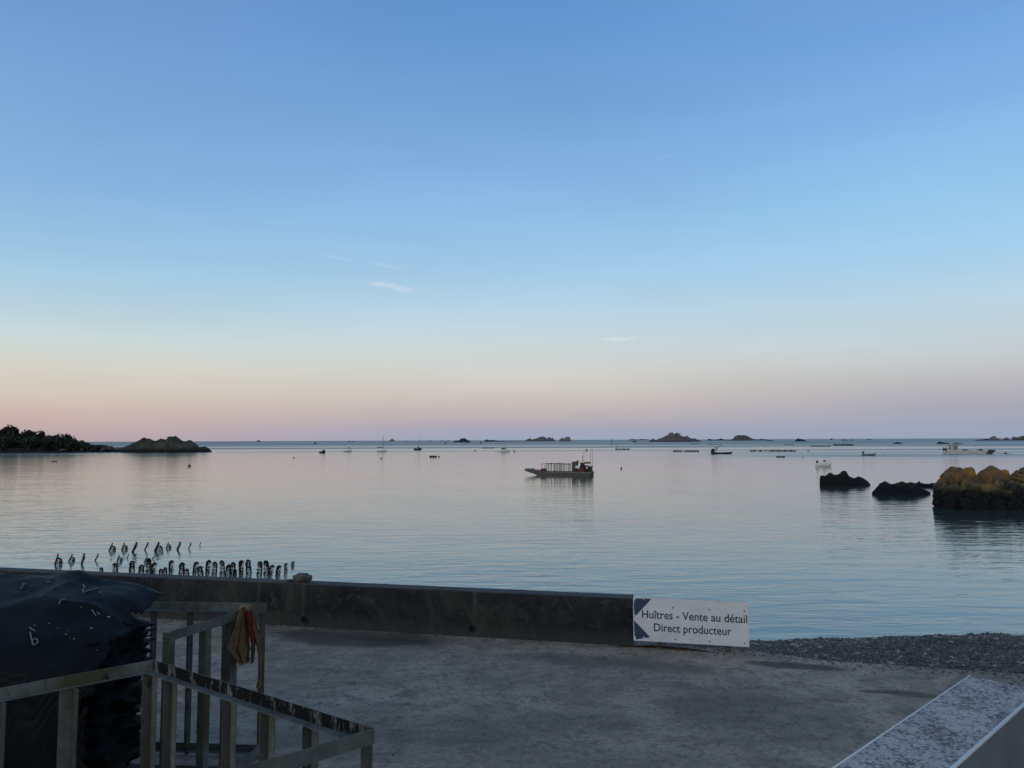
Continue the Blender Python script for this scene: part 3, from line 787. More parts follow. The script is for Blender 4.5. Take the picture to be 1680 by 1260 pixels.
for p, q, n in ((Q, T, Ld), (Ln, Q, QT), (T, Fn, -QT), (Ln, Fn, -Ld)):
    angle_rail(crN, p + down + n * .01, q + down + n * .01, n, h=.08)

# ------------------------------------------------------------------ rag hung over the far crate's rail
M_rag = mat('brown_rag', (.14, .090, .047), .95, .5, 14, .006, 90, .1, (.085, .05, .027))
M_ragpale = mat('rag_hem', (.21, .155, .085), .95, .4, 14, .004, 120, .1)
M_red = mat('red_cloth', (.13, .014, .015), .9, .4, 12, .003, 120, .1)
hp = at(402, B, A); hd = hp.y - .06
rag = empty('hanging_rag', hp, 0, 'brown rag with a red strip knotted over the crate rail, one end trailing down', 'rag', None)
def strip(name, left, right, m, folds=3, amp=.03, n=26, k=16, off=0.0, hem=None):
    """a sheet of cloth between two edge lines given in the photograph, with real folds, hung at the rail's depth"""
    def poly_at(pl, f):
        x = f * (len(pl) - 1); i = min(int(x), len(pl) - 2); g = x - i
        return (pl[i][0] * (1 - g) + pl[i + 1][0] * g, pl[i][1] * (1 - g) + pl[i + 1][1] * g)
    bm = BM(); G = []
    for i in range(n + 1):
        f = i / n; l = poly_at(left, f); r_ = poly_at(right, f); row = []
        for j in range(k + 1):
            g = j / k
            qx = l[0] + (r_[0] - l[0]) * g; p = ondepth(qx, l[1] + (r_[1] - l[1]) * g, at(qx, B, A).y - .10 - off)
            dep = amp * (.25 + .75 * f) * math.sin(g * math.pi * folds + 1.3 * math.sin(f * 3)) + .02 * fbm(Vector((g * 3, f * 5, len(left))), 3) - .03 * math.sin(g * math.pi)
            row.append(bm.verts.new(p + Vector((0, dep, 0)) - rag.location))
        G.append(row)
    for i in range(n):
        for j in range(k):
            f_ = bm.faces.new((G[i][j], G[i + 1][j], G[i + 1][j + 1], G[i][j + 1]))
            if hem and (j == 0 or j == k - 1 or i >= n - 2): f_.material_index = 1
    o = obj(name, bm, [m, hem] if hem else m, rag, True)
    so_ = o.modifiers.new('thickness', 'SOLIDIFY'); so_.thickness = .008
    return o
strip('cloth_body', [(397, 996), (388, 1022), (377, 1052), (371, 1066), (383, 1077), (395, 1089)],
      [(405, 996), (408, 1022), (411, 1048), (413, 1062), (410, 1078), (407, 1088)], M_rag, 5, .06, 40, 36, .03, M_ragpale)
strip('cloth_tail', [(406, 998), (413, 1030), (420, 1056), (424, 1085), (424, 1110), (421, 1129)],
      [(412, 997), (420, 1024), (430, 1050), (434, 1075), (433, 1105), (431, 1129)], M_rag, 3, .025, 40, 14, .05)
strip('red_strip', [(405, 1003), (404, 1016), (408, 1030), (410, 1046), (413, 1056)], [(413, 1002), (416, 1016), (416, 1030), (418, 1042), (419, 1049)], M_red, 3, .02, 20, 12, .085)
strip('cloth_flap', [(412, 1050), (411, 1070), (411, 1088)], [(420, 1048), (418, 1068), (416, 1087)], mat('dark_rag', (.035, .025, .02), .95, .4), 2, .02, 14, 8, .04)
bm = BM(); q = ondepth(403, 997, hd - .03) - rag.location
ball(bm, q, .055, 3, (1.25, 1.0, .75))
for v in bm.verts: v.co += (v.co - q) * .35 * fbm(v.co * 22, 3)
obj('knot', bm, M_ragpale, rag, True)

# ------------------------------------------------------------------ stack of black oyster bags
def bag_mat():
    m = bpy.data.materials.new('black_mesh_bag'); m.use_nodes = True; t, b = basic(m)
    o = t.new('ShaderNodeTexCoord').outputs['Object']
    n1 = t.noise(o, 2.5, 5, .6, .4); n2 = t.noise(o, 20, 4, .7)
    c = t.mix(t.mapr(n1, .4, .68), (.0025, .0035, .005, 1), (.005, .009, .012, 1))
    c = t.mix(t.mapr(n2, .62, .78, 0, .6), c, (.02, .028, .03, 1))
    t.l.new(c, b.inputs['Base Color']); b.inputs['Roughness'].default_value = .7; b.inputs['Specular IOR Level'].default_value = .12
    w = t.new('ShaderNodeTexVoronoi'); t.l.new(o, w.inputs['Vector']); w.inputs['Scale'].default_value = 75
    bp = t.new('ShaderNodeBump'); bp.inputs['Distance'].default_value = .004
    t.l.new(t.math('ADD', w.outputs['Distance'], n2), bp.inputs['Height']); t.l.new(bp.outputs[0], b.inputs['Normal'])
    return m
M_bag = bag_mat()
SX0, SX1, SY0, SY1 = -6.95, -3.74, 7.0, 7.98
def bag_mesh(seed):
    L, Wd, H = 1.08, .98, .052
    V = {}; bm = BM(); nu, nv = 16, 14
    def p(u, v, s):
        x = (u - .5) * L; y = (v - .5) * Wd
        r_ = min(1, 4.5 * min(u, 1 - u) + .10) * min(1, 5 * min(v, 1 - v) + .25)
        z = s * H * .5 * r_
        end = max(0, (u - .80) / .20)                                # the open mouth of the bag, at +x, curls
        x += end * (.10 * fbm(Vector((v * 3.5, seed, 1)), 3) + .07 * fbm(Vector((v * 11, seed, 7)), 2))
        z += end * end * (.07 * fbm(Vector((v * 3, seed, 4)), 2) - .035)
        z += .018 * fbm(Vector((u * 3, v * 3, seed)), 3)
        if s > 0 and end > .9: z += .012
        return Vector((x, y, z))
    T_ = [[bm.verts.new(p(i / nu, j / nv, 1)) for j in range(nv + 1)] for i in range(nu + 1)]
    B_ = [[bm.verts.new(p(i / nu, j / nv, -1)) for j in range(nv + 1)] for i in range(nu + 1)]
    for i in range(nu):
        for j in range(nv):
            bm.faces.new((T_[i][j], T_[i + 1][j], T_[i + 1][j + 1], T_[i][j + 1]))
            bm.faces.new((B_[i][j + 1], B_[i + 1][j + 1], B_[i + 1][j], B_[i][j]))
    for i in range(nu):
        bm.faces.new((B_[i][0], B_[i + 1][0], T_[i + 1][0], T_[i][0])); bm.faces.new((T_[i][nv], T_[i + 1][nv], B_[i + 1][nv], B_[i][nv]))
    for j in range(nv): bm.faces.new((T_[0][j], T_[0][j + 1], B_[0][j + 1], B_[0][j]))
    me = bpy.data.meshes.new('oyster_bag'); 
    for f in bm.faces: f.smooth = True
    bm.to_mesh(me); bm.free(); me.materials.append(M_bag); return me
bags = [bag_mesh(s * 3.7) for s in range(9)]
NL = 30; lay = 1.58 / NL
for kz in range(NL):
    f = kz / NL
    lean = .22 * f * f - .02 + .05 * math.sin(kz * 1.3)
    for ix in range(3):
        for iy in range(1):
            o = bpy.data.objects.new('oyster_bag', random.choice(bags)); C.objects.link(o)
            o.location = (SX1 - .54 - ix * 1.07 + lean * .4 + random.uniform(-.04, .05), SY0 + .49 + random.uniform(-.03, .03), YARD + .16 + lay * (kz + .5))
            o.rotation_euler = (random.uniform(-.02, .02), random.uniform(-.02, .03), random.uniform(-.06, .06))
            tag(o, 'flat black oyster mesh bag in the tall stack beside the steel crates', 'oyster bag', 'black oyster mesh bags piled in the stack')
M_pal = mat('pallet_wood', (.10, .08, .06), .9, .4)
pal = empty('pallet', ((SX0 + SX1) / 2, (SY0 + SY1) / 2, YARD), 0, 'wooden pallet under the tall stack of black oyster bags', 'pallet')
for i in range(8):
    bm = BM(); box(bm, ((i - 3.5) * .41, 0, .135), (.3, 1.0, .025)); obj('deck_board', bm, M_pal, pal)
for y in (-.42, 0, .42):
    bm = BM(); box(bm, (0, y, .061), (3.2, .1, .12)); obj('bearer', bm, M_pal, pal)
# the netting sheet thrown over the stack
def sheet_mat():
    m = bpy.data.materials.new('black_netting'); m.use_nodes = True; t, b = basic(m)
    o = t.new('ShaderNodeNewGeometry').outputs['Position']
    n1 = t.noise(o, 1.8, 5, .6, .5); n2 = t.noise(t.mapping(o, (7, 7, 2)), 1.0, 5, .7, 1.0)
    c = t.mix(t.mapr(n1, .4, .66), (.0018, .0042, .0070, 1), (.004, .009, .013, 1))
    c = t.mix(t.mapr(n2, .60, .72, 0, .4), c, (.018, .026, .032, 1))
    t.l.new(c, b.inputs['Base Color']); b.inputs['Roughness'].default_value = .46; b.inputs['Specular IOR Level'].default_value = .13
    w = t.new('ShaderNodeTexWave', wave_type='BANDS', bands_direction='X'); t.l.new(o, w.inputs['Vector']); w.inputs['Scale'].default_value = 26
    w2 = t.new('ShaderNodeTexWave', wave_type='BANDS', bands_direction='Y'); t.l.new(o, w2.inputs['Vector']); w2.inputs['Scale'].default_value = 26
    bp = t.new('ShaderNodeBump'); bp.inputs['Distance'].default_value = .006
    t.l.new(t.math('ADD', t.math('ADD', w.outputs['Fac'], w2.outputs['Fac']), t.math('MULTIPLY', n2, 3)), bp.inputs['Height']); t.l.new(bp.outputs[0], b.inputs['Normal'])
    return m
net = empty('netting_sheet', ((SX0 + SX1) / 2, (SY0 + SY1) / 2, 4.3), 0, 'creased black netting sheet draped over the top of the oyster bag stack', 'netting')
def sheet_pt(u, v):
    """u 0-1 left to right, v 0-1 from the back edge over the top and down the front"""
    x = SX0 - .5 + (SX1 + .10 - SX0 + .5) * u
    L = v * 2.6
    zb = 4.66 - .10 * (x + 5.3)
    if L < .85: y = SY1 + .06 - L; z = zb - .20 * (L / .85) ** 1.5
    else:
        q = L - .85; a_ = min(1.0, q / .5)
        y = SY1 + .06 - .85 - .42 * math.sin(a_ * 1.57) ; z = zb - .20 - q * (.55 + .45 * a_)
    fold = .06 * fbm(Vector((x * .8 + L * .9, L * 1.5 - x * .4, 3)), 4)
    crease = .085 * (1 - abs(2 * noise.noise(Vector((x * .5 + 2.2, L * 1.9 + x * .5, 8))))) ** 3
    z += (fold + crease) * (1 if L < .75 else max(.12, 1 - (L - .75) * 2.2))
    y -= (.05 * fbm(Vector((x * 1.3, L * .5, 6)), 4) + .05) * min(1, L) + (.04 * math.sin(x * 5 + L * 1.2 + 2 * fbm(Vector((x, L, 2)), 2)) * min(1, max(0, L - 1)))
    rg = max(0, u - .90) / .10
    z -= rg * rg * .13
    x += rg * (.10 * fbm(Vector((v * 14, 2, 2)), 3) + .03 * (1 - v))
    return Vector((x, y, z))
bm = BM(); nu, nv = 120, 80
G = [[bm.verts.new(sheet_pt(i / nu, j / nv) - net.location) for j in range(nv + 1)] for i in range(nu + 1)]
for i in range(nu):
    for j in range(nv):
        if i > nu - 6 and fbm(Vector((j * .35, i * .8, 9)), 2) > .15 + .12 * (nu - i): continue
        bm.faces.new((G[i][j], G[i][j + 1], G[i + 1][j + 1], G[i + 1][j]))
bmesh.ops.delete(bm, geom=[v for v in bm.verts if not v.link_faces], context='VERTS')
o = obj('sheet', bm, sheet_mat(), net, True)
md = o.modifiers.new('thickness', 'SOLIDIFY'); md.thickness = .012
# flaps of more sheets sticking out at the right-hand side of the pile
M_twine = mat('pale_twine', (.15, .165, .17), .8, .3, 20)
M_shell = mat('shell_bits', (.40, .42, .42), .6, .3, 20)
M_twine2 = mat('dull_twine', (.12, .085, .075), .8, .3, 20)
dgs = bpy.context.evaluated_depsgraph_get()
bpy.context.view_layer.update()
from mathutils.bvhtree import BVHTree
bvh = BVHTree.FromPolygons([net.location + v.co for v in o.data.vertices], [list(p.vertices) for p in o.data.polygons])
def hit(px, py):
    d = ray(px, py).normalized(); h = bvh.ray_cast(EYEV, d)
    if h[0] is None: return None
    return h[0] - d * .012 + Vector((0, 0, .004))
def twine(pxs, r=.006, m=M_twine):
    pts_ = [hit(*p) for p in pxs]; pts_ = [p for p in pts_ if p]
    if len(pts_) < 2: return
    bm = BM(); tube(bm, [p - net.location for p in pts_], r, 5); obj('twine_end', bm, m, net, True)
z5 = lambda u, v: (u / 6.0, 920 + v / 6.0)
twine([z5(205, 280), z5(222, 258), z5(240, 235)]); twine([z5(218, 232), z5(240, 232), z5(268, 222)], .005)
twine([z5(820, 240), z5(832, 262), z5(815, 290), z5(820, 316)], .007); twine([z5(840, 305), z5(890, 292), z5(940, 276), z5(985, 270)], .006)
twine([z5(905, 485), z5(925, 515), z5(945, 545)], .005); twine([z5(955, 510), z5(985, 535)], .005)
twine([z5(290, 660), z5(318, 678), z5(348, 694)], .006)
twine([z5(298, 705), z5(305, 750), z5(320, 800), z5(322, 828), z5(350, 830), z5(372, 808), z5(366, 780), z5(345, 768), z5(325, 785)], .0065)
twine([z5(580, 432), z5(600, 388), z5(650, 380)], .005, mat('grey_twine', (.18, .19, .2), .8)); twine([z5(460, 212), z5(495, 208)], .006)
twine([z5(65, 112), z5(95, 128), z5(140, 118)], .004)
bm = BM(); cnt = 0
for u, v, s in ((130, 108, 24), (430, 132, 10), (990, 312, 12), (1070, 556, 24), (900, 668, 20), (480, 622, 13), (570, 670, 11), (648, 727, 15),
                (730, 772, 14), (1288, 728, 12), (1145, 806, 8), (950, 884, 9), (20, 130, 10), (392, 358, 10), (800, 460, 12), (690, 760, 9), (665, 690, 8), (340, 640, 14), (1385, 222, 14)):
    p = hit(*z5(u, v))
    if not p: continue
    r_ = s / 6 * p.y / FPX * .5
    vs = ball(bm, p - net.location, r_, 1, (1.3, .8, .5))
obj('shell_bits', bm, M_shell, net); 
net.children[-1]['kind'] = 'stuff'

# ------------------------------------------------------------------ rebar racks standing in the shallows
M_rebar = mat('rusty_rebar', (.018, .014, .013), .8, .4, 12)
def rod(bm, pts, r=.018): tube(bm, pts, r * 1.75, 5)
def arc_pts(cx, cz, rx, rz, a0, a1, n=8, y=0.0):
    return [(cx + rx * math.cos(R(a0 + (a1 - a0) * i / n)), y, cz + rz * math.sin(R(a0 + (a1 - a0) * i / n))) for i in range(n + 1)]
M_weed = mat('hanging_weed', (.016, .015, .010), .9, .5, 12, 0, 1, .1)
def weed(r, spots, n, spread, size):
    bm = BM()
    for _ in range(n):
        c = Vector(random.choice(spots)) + Vector((random.gauss(0, spread), random.gauss(0, spread), random.gauss(0, spread)))
        a = random.random() * 6.28; s = size * random.uniform(.5, 1.3); d = Vector((math.cos(a), math.sin(a), random.uniform(-.5, .3))); dn = Vector((random.uniform(-.3, .3), random.uniform(-.3, .3), -1))
        bm.faces.new([bm.verts.new(q) for q in (c, c + d * s * .7, c + d * s * .6 + dn * s * 1.3, c + dn * s)])
    obj('hanging_weed', bm, M_weed, r)
def proto_lean(loop, double):
    r = empty('leaning_rack')
    bm = BM(); rod(bm, [(-.09, 0, -.5), (-.10, 0, -.02), (-.06, 0, .10), (.02, 0, .26), (.05, 0, .34), (.07, 0, .44)], .024)
    if double: rod(bm, [(-.03, .05, -.5), (-.05, .04, .02), (0, .03, .17), (.05, .02, .30), (.09, .02, .40)], .022)
    obj('stake', bm, M_rebar, r, True)
    if loop:
        bm = BM(); rod(bm, [(-.04, .05, .2)] + arc_pts(.10, .10, .13, .14, 100, 0, 6, .05) + [(.235, .05, -.3)], .016); obj('hoop', bm, M_rebar, r, True)
        bm = BM(); rod(bm, [(-.08, .08, .06), (.0, .08, .20), (.10, .08, .22), (.2, .08, .12), (.21, .08, -.3)], .010)
        for z in (.03, .09, .15): rod(bm, [(-.08 + z * .3, .05, z), (.22, .05, z)], .007)
        for x in (.02, .09, .16): rod(bm, [(x, .05, -.1), (x, .05, .2)], .006)
        obj('wire_mesh', bm, M_rebar, r, True)
    else:
        bm = BM(); rod(bm, [(.02, 0, .27), (.09, -.03, .265), (.13, -.03, .25)], .012); obj('hook', bm, M_rebar, r, True)
    weed(r, [(-.07, 0, .06), (-.03, 0, .15), (.0, 0, .22), (.03, 0, .30)] + ([(.12, .05, .10), (.20, .05, .08)] if loop else []), 34 if loop else 22, .022, .055)
    return r
def proto_arch(kind):
    r = empty('arched_rack'); H = .55
    bm = BM()
    if kind == 0:   pts_ = [(-.10, 0, -.5), (-.10, 0, .12), (-.09, 0, .38)] + arc_pts(.03, .40, .11, .14, 165, 40, 7)
    elif kind == 1: pts_ = [(.10, 0, -.5), (.11, 0, .12), (.09, 0, .38)] + arc_pts(-.03, .40, .11, .14, 15, 140, 7)
    else:           pts_ = [(-.12, 0, -.5), (-.11, 0, .2), (-.08, 0, .42)] + arc_pts(0, .43, .08, .11, 160, 20, 7) + [(.09, 0, .4), (.12, 0, .2), (.14, 0, -.5)]
    rod(bm, pts_, .019); obj('spine', bm, M_rebar, r, True)
    bm = BM(); rod(bm, [(p[0] * .8 + .01, .22, p[2] * .94) for p in pts_], .016); obj('rear_spine', bm, M_rebar, r, True)
    bm = BM()
    for i in range(9):
        z = -.04 + i * .062; dx = random.uniform(-.02, .02)
        x0, x1 = {0: (-.10, .12), 1: (-.13, .10), 2: (-.11, .12)}[kind]
        if i == 8: x0, x1 = x0 * .5, x1 * .8
        rod(bm, [(x0 + dx, .02, z), ((x0 + x1) / 2, .05, z + .02), (x1 + dx, .03, z + random.uniform(-.01, .02))], .010)
        rod(bm, [(x0 + dx, .02, z), (x0 + dx + .02, .22, z)], .009)
    obj('crossbars', bm, M_rebar, r, True)
    weed(r, [p for p in pts_ if p[2] > 0] * 2 + [(random.uniform(-.1, .1), random.uniform(0, .2), random.uniform(0, .42)) for _ in range(14)], 95, .022, .06)
    return r
ORD = ['first', 'second', 'third', 'fourth', 'fifth', 'sixth', 'seventh', 'eighth', 'ninth', 'tenth', 'eleventh', 'twelfth', 'thirteenth', 'fourteenth',
       'fifteenth', 'sixteenth', 'seventeenth', 'eighteenth', 'nineteenth', 'twentieth', 'twenty-first', 'twenty-second', 'twenty-third', 'twenty-fourth',
       'twenty-fifth', 'twenty-sixth', 'twenty-seventh', 'twenty-eighth', 'twenty-ninth', 'thirtieth']
protos = {}
def place_rack(key, maker, px, wly, sc, rz, label, group):
    p = onz(px, wly, 0); az_ = -math.atan2(p.x, p.y)
    if key not in protos:
        r = maker(); protos[key] = r; r.location = p; r.rotation_euler = (0, 0, az_ + rz); r.scale = (sc[0], sc[0], sc[1]) if isinstance(sc, tuple) else (sc,) * 3
        tag(r, label, 'oyster rack', group)
    else:
        copy_tree(protos[key], p, az_ + rz, label, (sc[0], sc[0], sc[1]) if isinstance(sc, tuple) else (sc,) * 3)
far_row = [(184, 903, 1, 0), (204.5, 902, 1, 0), (223, 905.5, 0, 1), (242.5, 902, 0, 0), (259.5, 904, 1, 1), (277, 899.5, 1, 0), (295.5, 901.5, 0, 1), (314, 899.5, 0, 0), (331, 894.8, 0, 0)]
tops = [891, 890.5, 890, 890, 889.5, 890, 889, 890, 889]
for i, ((px, wly, lp, db), tp) in enumerate(zip(far_row, tops)):
    sc = (wly - tp) * onz(px, wly).y / FPX / .44
    place_rack(('l', lp, db), lambda: proto_lean(lp, db), px - 2, wly, sc, random.uniform(-.2, .2),
               f'{ORD[i]} from the left among leaning stakes of the farthest row{", wire hoop attached" if lp else ", no hoop"}', 'leaning rebar racks in the water')
row2 = [(95.5, 926, 909, 1, 0), (117.5, 921, 909.5, 1, 0), (139, 925, 908.5, 0, 1), (161, 919.5, 908.5, 0, 0)]
for i, (px, wly, tp, lp, db) in enumerate(row2):
    sc = (wly - tp) * onz(px, wly).y / FPX / .44
    place_rack(('l', lp, db), lambda: proto_lean(lp, db), px - 2, wly, (min(sc, .031 * 30), sc), random.uniform(-.2, .2),
               f'{ORD[i]} from left of the four leaning stakes set apart from other racks', 'leaning rebar racks in the water')
row3 = [(195.4, 921, 911, 1, 0), (211, 915.5, 909, 0, 0), (239.5, 923, 914, 1, 0), (253.3, 917, 909, 0, 0), (268.8, 909.5, 904.5, 0, 0), (223, 913.5, 907, 0, 0)]
for i, (px, wly, tp, lp, db) in enumerate(row3):
    sc = (wly - tp) * onz(px, wly).y / FPX / .44
    place_rack(('l', lp, db), lambda: proto_lean(lp, db), px - 1, wly, sc, random.uniform(-.3, .3),
               f'{ORD[sorted(r_[0] for r_ in row3).index(px)]} from left of the short stakes between far row and arched racks', 'leaning rebar racks in the water')
arch = [(166, 931, 1, .30), (189, 924, 1, .45), (216, 920.5, 2, .5), (231, 927, 2, .42), (244, 916.5, 1, .58), (252, 923.5, 0, .5), (264, 933, 2, .3), (271, 931, 2, .36),
        (281, 920, 0, .55), (298, 923, 2, .52), (307, 933, 1, .35), (320, 922, 0, .52), (329, 929, 2, .42), (341, 919, 0, .6), (351.5, 922, 1, .55), (365, 920, 1, .58),
        (374, 926.5, 2, .45), (381.5, 923, 1, .52), (385, 934, 2, .33), (396, 920, 0, .6), (408, 918.5, 2, .62), (425, 921.5, 1, .58), (436.5, 920, 1, .6),
        (444, 927.5, 0, .48), (456, 928, 0, .45), (469.5, 924, 0, .36), (480.5, 921.5, 0, .20)]
for i, (px, tp, kd, h) in enumerate(arch):
    kk = h / 6.0; wly = (tp - kk * 723.5) / (1 - kk)
    place_rack(('a', kd), lambda: proto_arch(kd), px, wly, (.85 if h > .4 else .62, h / .55), random.uniform(-.25, .25),
               f'{ORD[i]} from the left of the arched rebar racks crowded behind the sea wall', 'arched rebar racks in the water')

# ------------------------------------------------------------------ rocks, islets, headland
def interp(pr, x):
    if x <= pr[0][0]: return pr[0][1]
    for (x0, y0), (x1, y1) in zip(pr, pr[1:]):
        if x <= x1: return y0 + (y1 - y0) * (x - x0) / (x1 - x0)
    return pr[-1][1]
def islet(name, prof, base, m, label=None, cat=None, group=None, kind=None, wfac=.55, nt=22, rough=.30, dx=1.0, seed=0.0, maxw=None, parent=None):
    """a rock whose skyline follows prof (photo pixels), standing on the water line 'base', with its own breadth and crags"""
    x0, x1 = prof[0][0], prof[-1][0]
    dm = onz((x0 + x1) / 2, base).y; p0, p1 = ondepth(x0, base, dm), ondepth(x1, base, dm); p0.z = p1.z = 0; sc = dm / FPX
    Lm = (p1 - p0).length; hmax = max(base - y for _, y in prof) * sc
    wd = min(max(Lm * wfac, hmax * 1.6), maxw or 1e9)
    ax = (p1 - p0).normalized(); bx = (p0 + p1).normalized()                          # the breadth runs back along the line of sight to its middle
    nx_ = max(12, int((x1 - x0) / dx)); bm = BM(); G = []
    fr_ = 2.2 / max(hmax, .5)
    for i in range(nx_ + 1):
        f = i / nx_; px = x0 + (x1 - x0) * f
        hh = max(0, base - interp(prof, px)) * sc * (1 + .5 * wd / max(p0.y, 1))
        ew = .35 + .65 * min(1, (4 * f * (1 - f)) ** .5)
        row = []
        for j in range(nt + 1):
            t_ = j / nt
            q = p0 + ax * (Lm * f) + bx * (wd * (.5 + (t_ - .5) * ew))
            env = max(0.0, math.sin(math.pi * t_)) ** .65
            n = Vector((q.x * fr_ + seed, q.y * fr_, seed))
            rg = 1 - abs(noise.noise(n * .9)) * 2
            k_ = 1 + rough * (.9 * fbm(n, 5) + .5 * rg - .35)
            z = hh * env * k_ - .35
            if j in (0, nt) or i in (0, nx_): z = -.6
            st = hmax * .12
            z2 = z - ((z / st) % 1.0) * st * .55 if z > 0 else z      # blocky ledges
            off = rough * .5 * hmax * fbm(n * 1.3 + Vector((9, 9, 9)), 4)
            row.append(bm.verts.new(q + bx * off + ax * off * .4 + Vector((0, 0, z2 if rough > .2 else z))))
        G.append(row)
    for i in range(nx_):
        for j in range(nt): bm.faces.new((G[i][j], G[i + 1][j], G[i + 1][j + 1], G[i][j + 1]))
    org = (p0 + p1) * .5 + bx * wd * .5; org.z = 0
    bmesh.ops.translate(bm, verts=bm.verts[:], vec=-org)
    o = obj(name, bm, m, parent); o.location = org
    tag(o, label, cat, group, kind); return o
GI = 'rocky islets near the horizon'
def IS(prof, base, label, m=None, **kw):
    return islet('rocky_islet', prof, base, m or M_rock_far, label, 'islet', GI, dx=.5 if prof[-1][0] - prof[0][0] < 120 else 1, **kw)
IS([(420, 724), (422, 722.6), (424, 721.8), (426, 722.6), (428, 724)], 724.4, 'tiny lone dark rock at the horizon off the left headland', M_reef)
IS([(637, 723.6), (640, 721.5), (643, 719.4), (645, 720), (648, 723.6)], 724.2, 'small brown conical islet between the two sailboats masts', M_rock_far2)
IS([(744, 724), (748, 722.3), (752, 722.6), (756, 720), (760, 718.8), (764, 719.6), (768, 722), (773, 724)], 725.8, 'dark humped islet left of the white motorboat', M_reef)
IS([(793, 723.8), (797, 721), (803, 722), (808, 721.6), (813, 722.6), (820, 723.6), (840, 723.7), (861, 724)], 724.6, 'long low reef with two bumps beyond the white motorboat', M_reef)
IS([(861, 723), (864, 721), (868, 718.8), (873, 720.5), (877, 720), (881, 719), (886, 717), (890, 716.3), (894, 717.2), (898, 719.6), (901, 717), (904, 719), (906, 717.8), (909, 720.5), (912, 723)], 724, 'jagged granite islet with several peaks above the barge')
IS([(917, 723), (919, 719.5), (922, 717.6), (925, 719), (927, 717.2), (931, 716.8), (935, 716.8), (936.5, 720), (937.5, 723)], 724, 'squat twin-topped granite islet just right of the jagged one', M_rock_far2)
IS([(1036, 724.2), (1040, 722.6), (1043, 723.2), (1047, 724.4)], 725.2, 'little dark rock left of the large pointed islet', M_reef)
IS([(1029, 721.4), (1036, 720.4), (1046, 721), (1052, 720.5), (1060, 720.7), (1067, 721.4)], 722.2, 'thin dark reef strip at the horizon left of the pointed islet', M_reef)
IS([(1065, 723.6), (1068, 720.5), (1072, 719.4), (1076, 722), (1080, 720), (1086, 717.5), (1091, 715.6), (1096, 713), (1099, 710.8), (1104, 710.4), (1108, 711), (1113, 713),
    (1119, 715.5), (1124, 717), (1127, 714.9), (1131, 718), (1138, 719.2), (1145, 720.8), (1152, 723.6)], 724.8, 'largest islet, a pointed granite heap with a bush on its crest')
IS([(1159, 722), (1163, 719.6), (1168, 721), (1176, 721), (1184, 719.2), (1188, 721.2), (1198, 721)], 722.6, 'low dark skerries joined to the left foot of the domed islet', M_reef)
IS([(1196, 721.8), (1202, 719.5), (1206, 715.6), (1211, 714), (1218, 713.8), (1224, 714.4), (1229, 717), (1235, 719.8), (1244, 721.2), (1248, 719.9), (1256, 720.6), (1262, 722)], 722.8, 'smooth domed islet right of the pointed one', M_rock_green, rough=.16)
IS([(1258, 723), (1263, 722), (1268, 722.6), (1272, 723.2)], 723.8, 'flat little skerry off the tail of the domed islet', M_reef)
IS([(1304, 722.6), (1307, 720), (1310, 718.9), (1314, 720), (1318, 721), (1325, 723.4)], 724.2, 'small dark wedge shaped islet above the long wooden raft', M_reef)
IS([(1361, 720.6), (1364, 719.2), (1367, 720.8)], 721.6, 'speck of rock on the horizon right of the wedge islet', M_reef)
IS([(1380, 721.8), (1386, 721), (1392, 721.9)], 722.6, 'pair-wise flat rock on the horizon, the left one above the raft', M_reef)
IS([(1395, 721.8), (1398, 721), (1401, 721.9)], 722.6, 'short flat rock on the horizon right of its longer neighbour', M_reef)
IS([(1463, 727.2), (1468, 726), (1473, 724.6), (1477, 726), (1483, 727.4)], 728, 'lone low dark rock above the weed covered boulders', M_reef)
IS([(1536, 727.6), (1540, 724.6), (1543, 724), (1548, 725.6), (1553, 726), (1561, 727.8)], 728.4, 'dark skerry just left of the grey oyster barge cabin', M_reef)
IS([(1563, 727.6), (1567, 726.2), (1571, 726.2), (1575, 727.2), (1578, 726.6), (1581, 727.8)], 728.4, 'dark skerry behind the roof of the grey oyster barge', M_reef)
IS([(1598, 722), (1604, 721), (1610, 721), (1617, 719.6), (1624, 721.2), (1640, 721.4), (1646, 721.2), (1660, 721.6), (1690, 721)], 722.8, 'dark low ledge at the foot of the right hand islets', M_reef)
IS([(1621, 722), (1624, 718), (1627, 715.6), (1630, 714.9), (1633, 715.7), (1636, 718), (1640, 720), (1643, 722)], 722.6, 'rounded pale granite dome at the left end of the right hand islets', M_rock_far2, rough=.18)
IS([(1645, 722), (1648, 718.5), (1651, 717.2), (1655, 719.4), (1660, 722)], 722.6, 'small brown hump between the pale dome and the long flat islet', M_rock_far)
IS([(1659, 722), (1661, 716.4), (1665, 717), (1670, 717.4), (1676, 715.4), (1690, 714.8), (1710, 716), (1730, 722)], 722.6, 'long flat topped islet at the edge of the view, grassy above', M_rock_green, rough=.2)
for i, (a_, b_, y_, t_) in enumerate(((570, 577, 724.6, 'dark fleck of reef on the horizon above the dark rowing boat'), (577.5, 583, 724.4, 'dark fleck of reef on the horizon above the cabin boat'),
                                     (662, 668, 724.2, 'flat fleck of reef right of the brown conical islet'), (703, 710, 723.4, 'flat fleck of reef above the dark sloop'),
                                     (722, 728, 723.6, 'fleck of reef left of the dark humped islet'), (733, 738, 723.7, 'fleck of reef touching the dark humped islet on its left'),
                                     (1421, 1431, 721.3, 'thin reef fleck on the horizon above the grey dinghy'), (1288, 1291, 722.2, 'dot of rock left of the dark wedge islet'))):
    islet('reef_rock', [(a_, y_ - .2), ((a_ + b_) / 2, y_ - .9), (b_, y_ - .2)], y_ + .3, M_reef, t_, 'reef', 'reef flecks on the horizon', dx=.4)
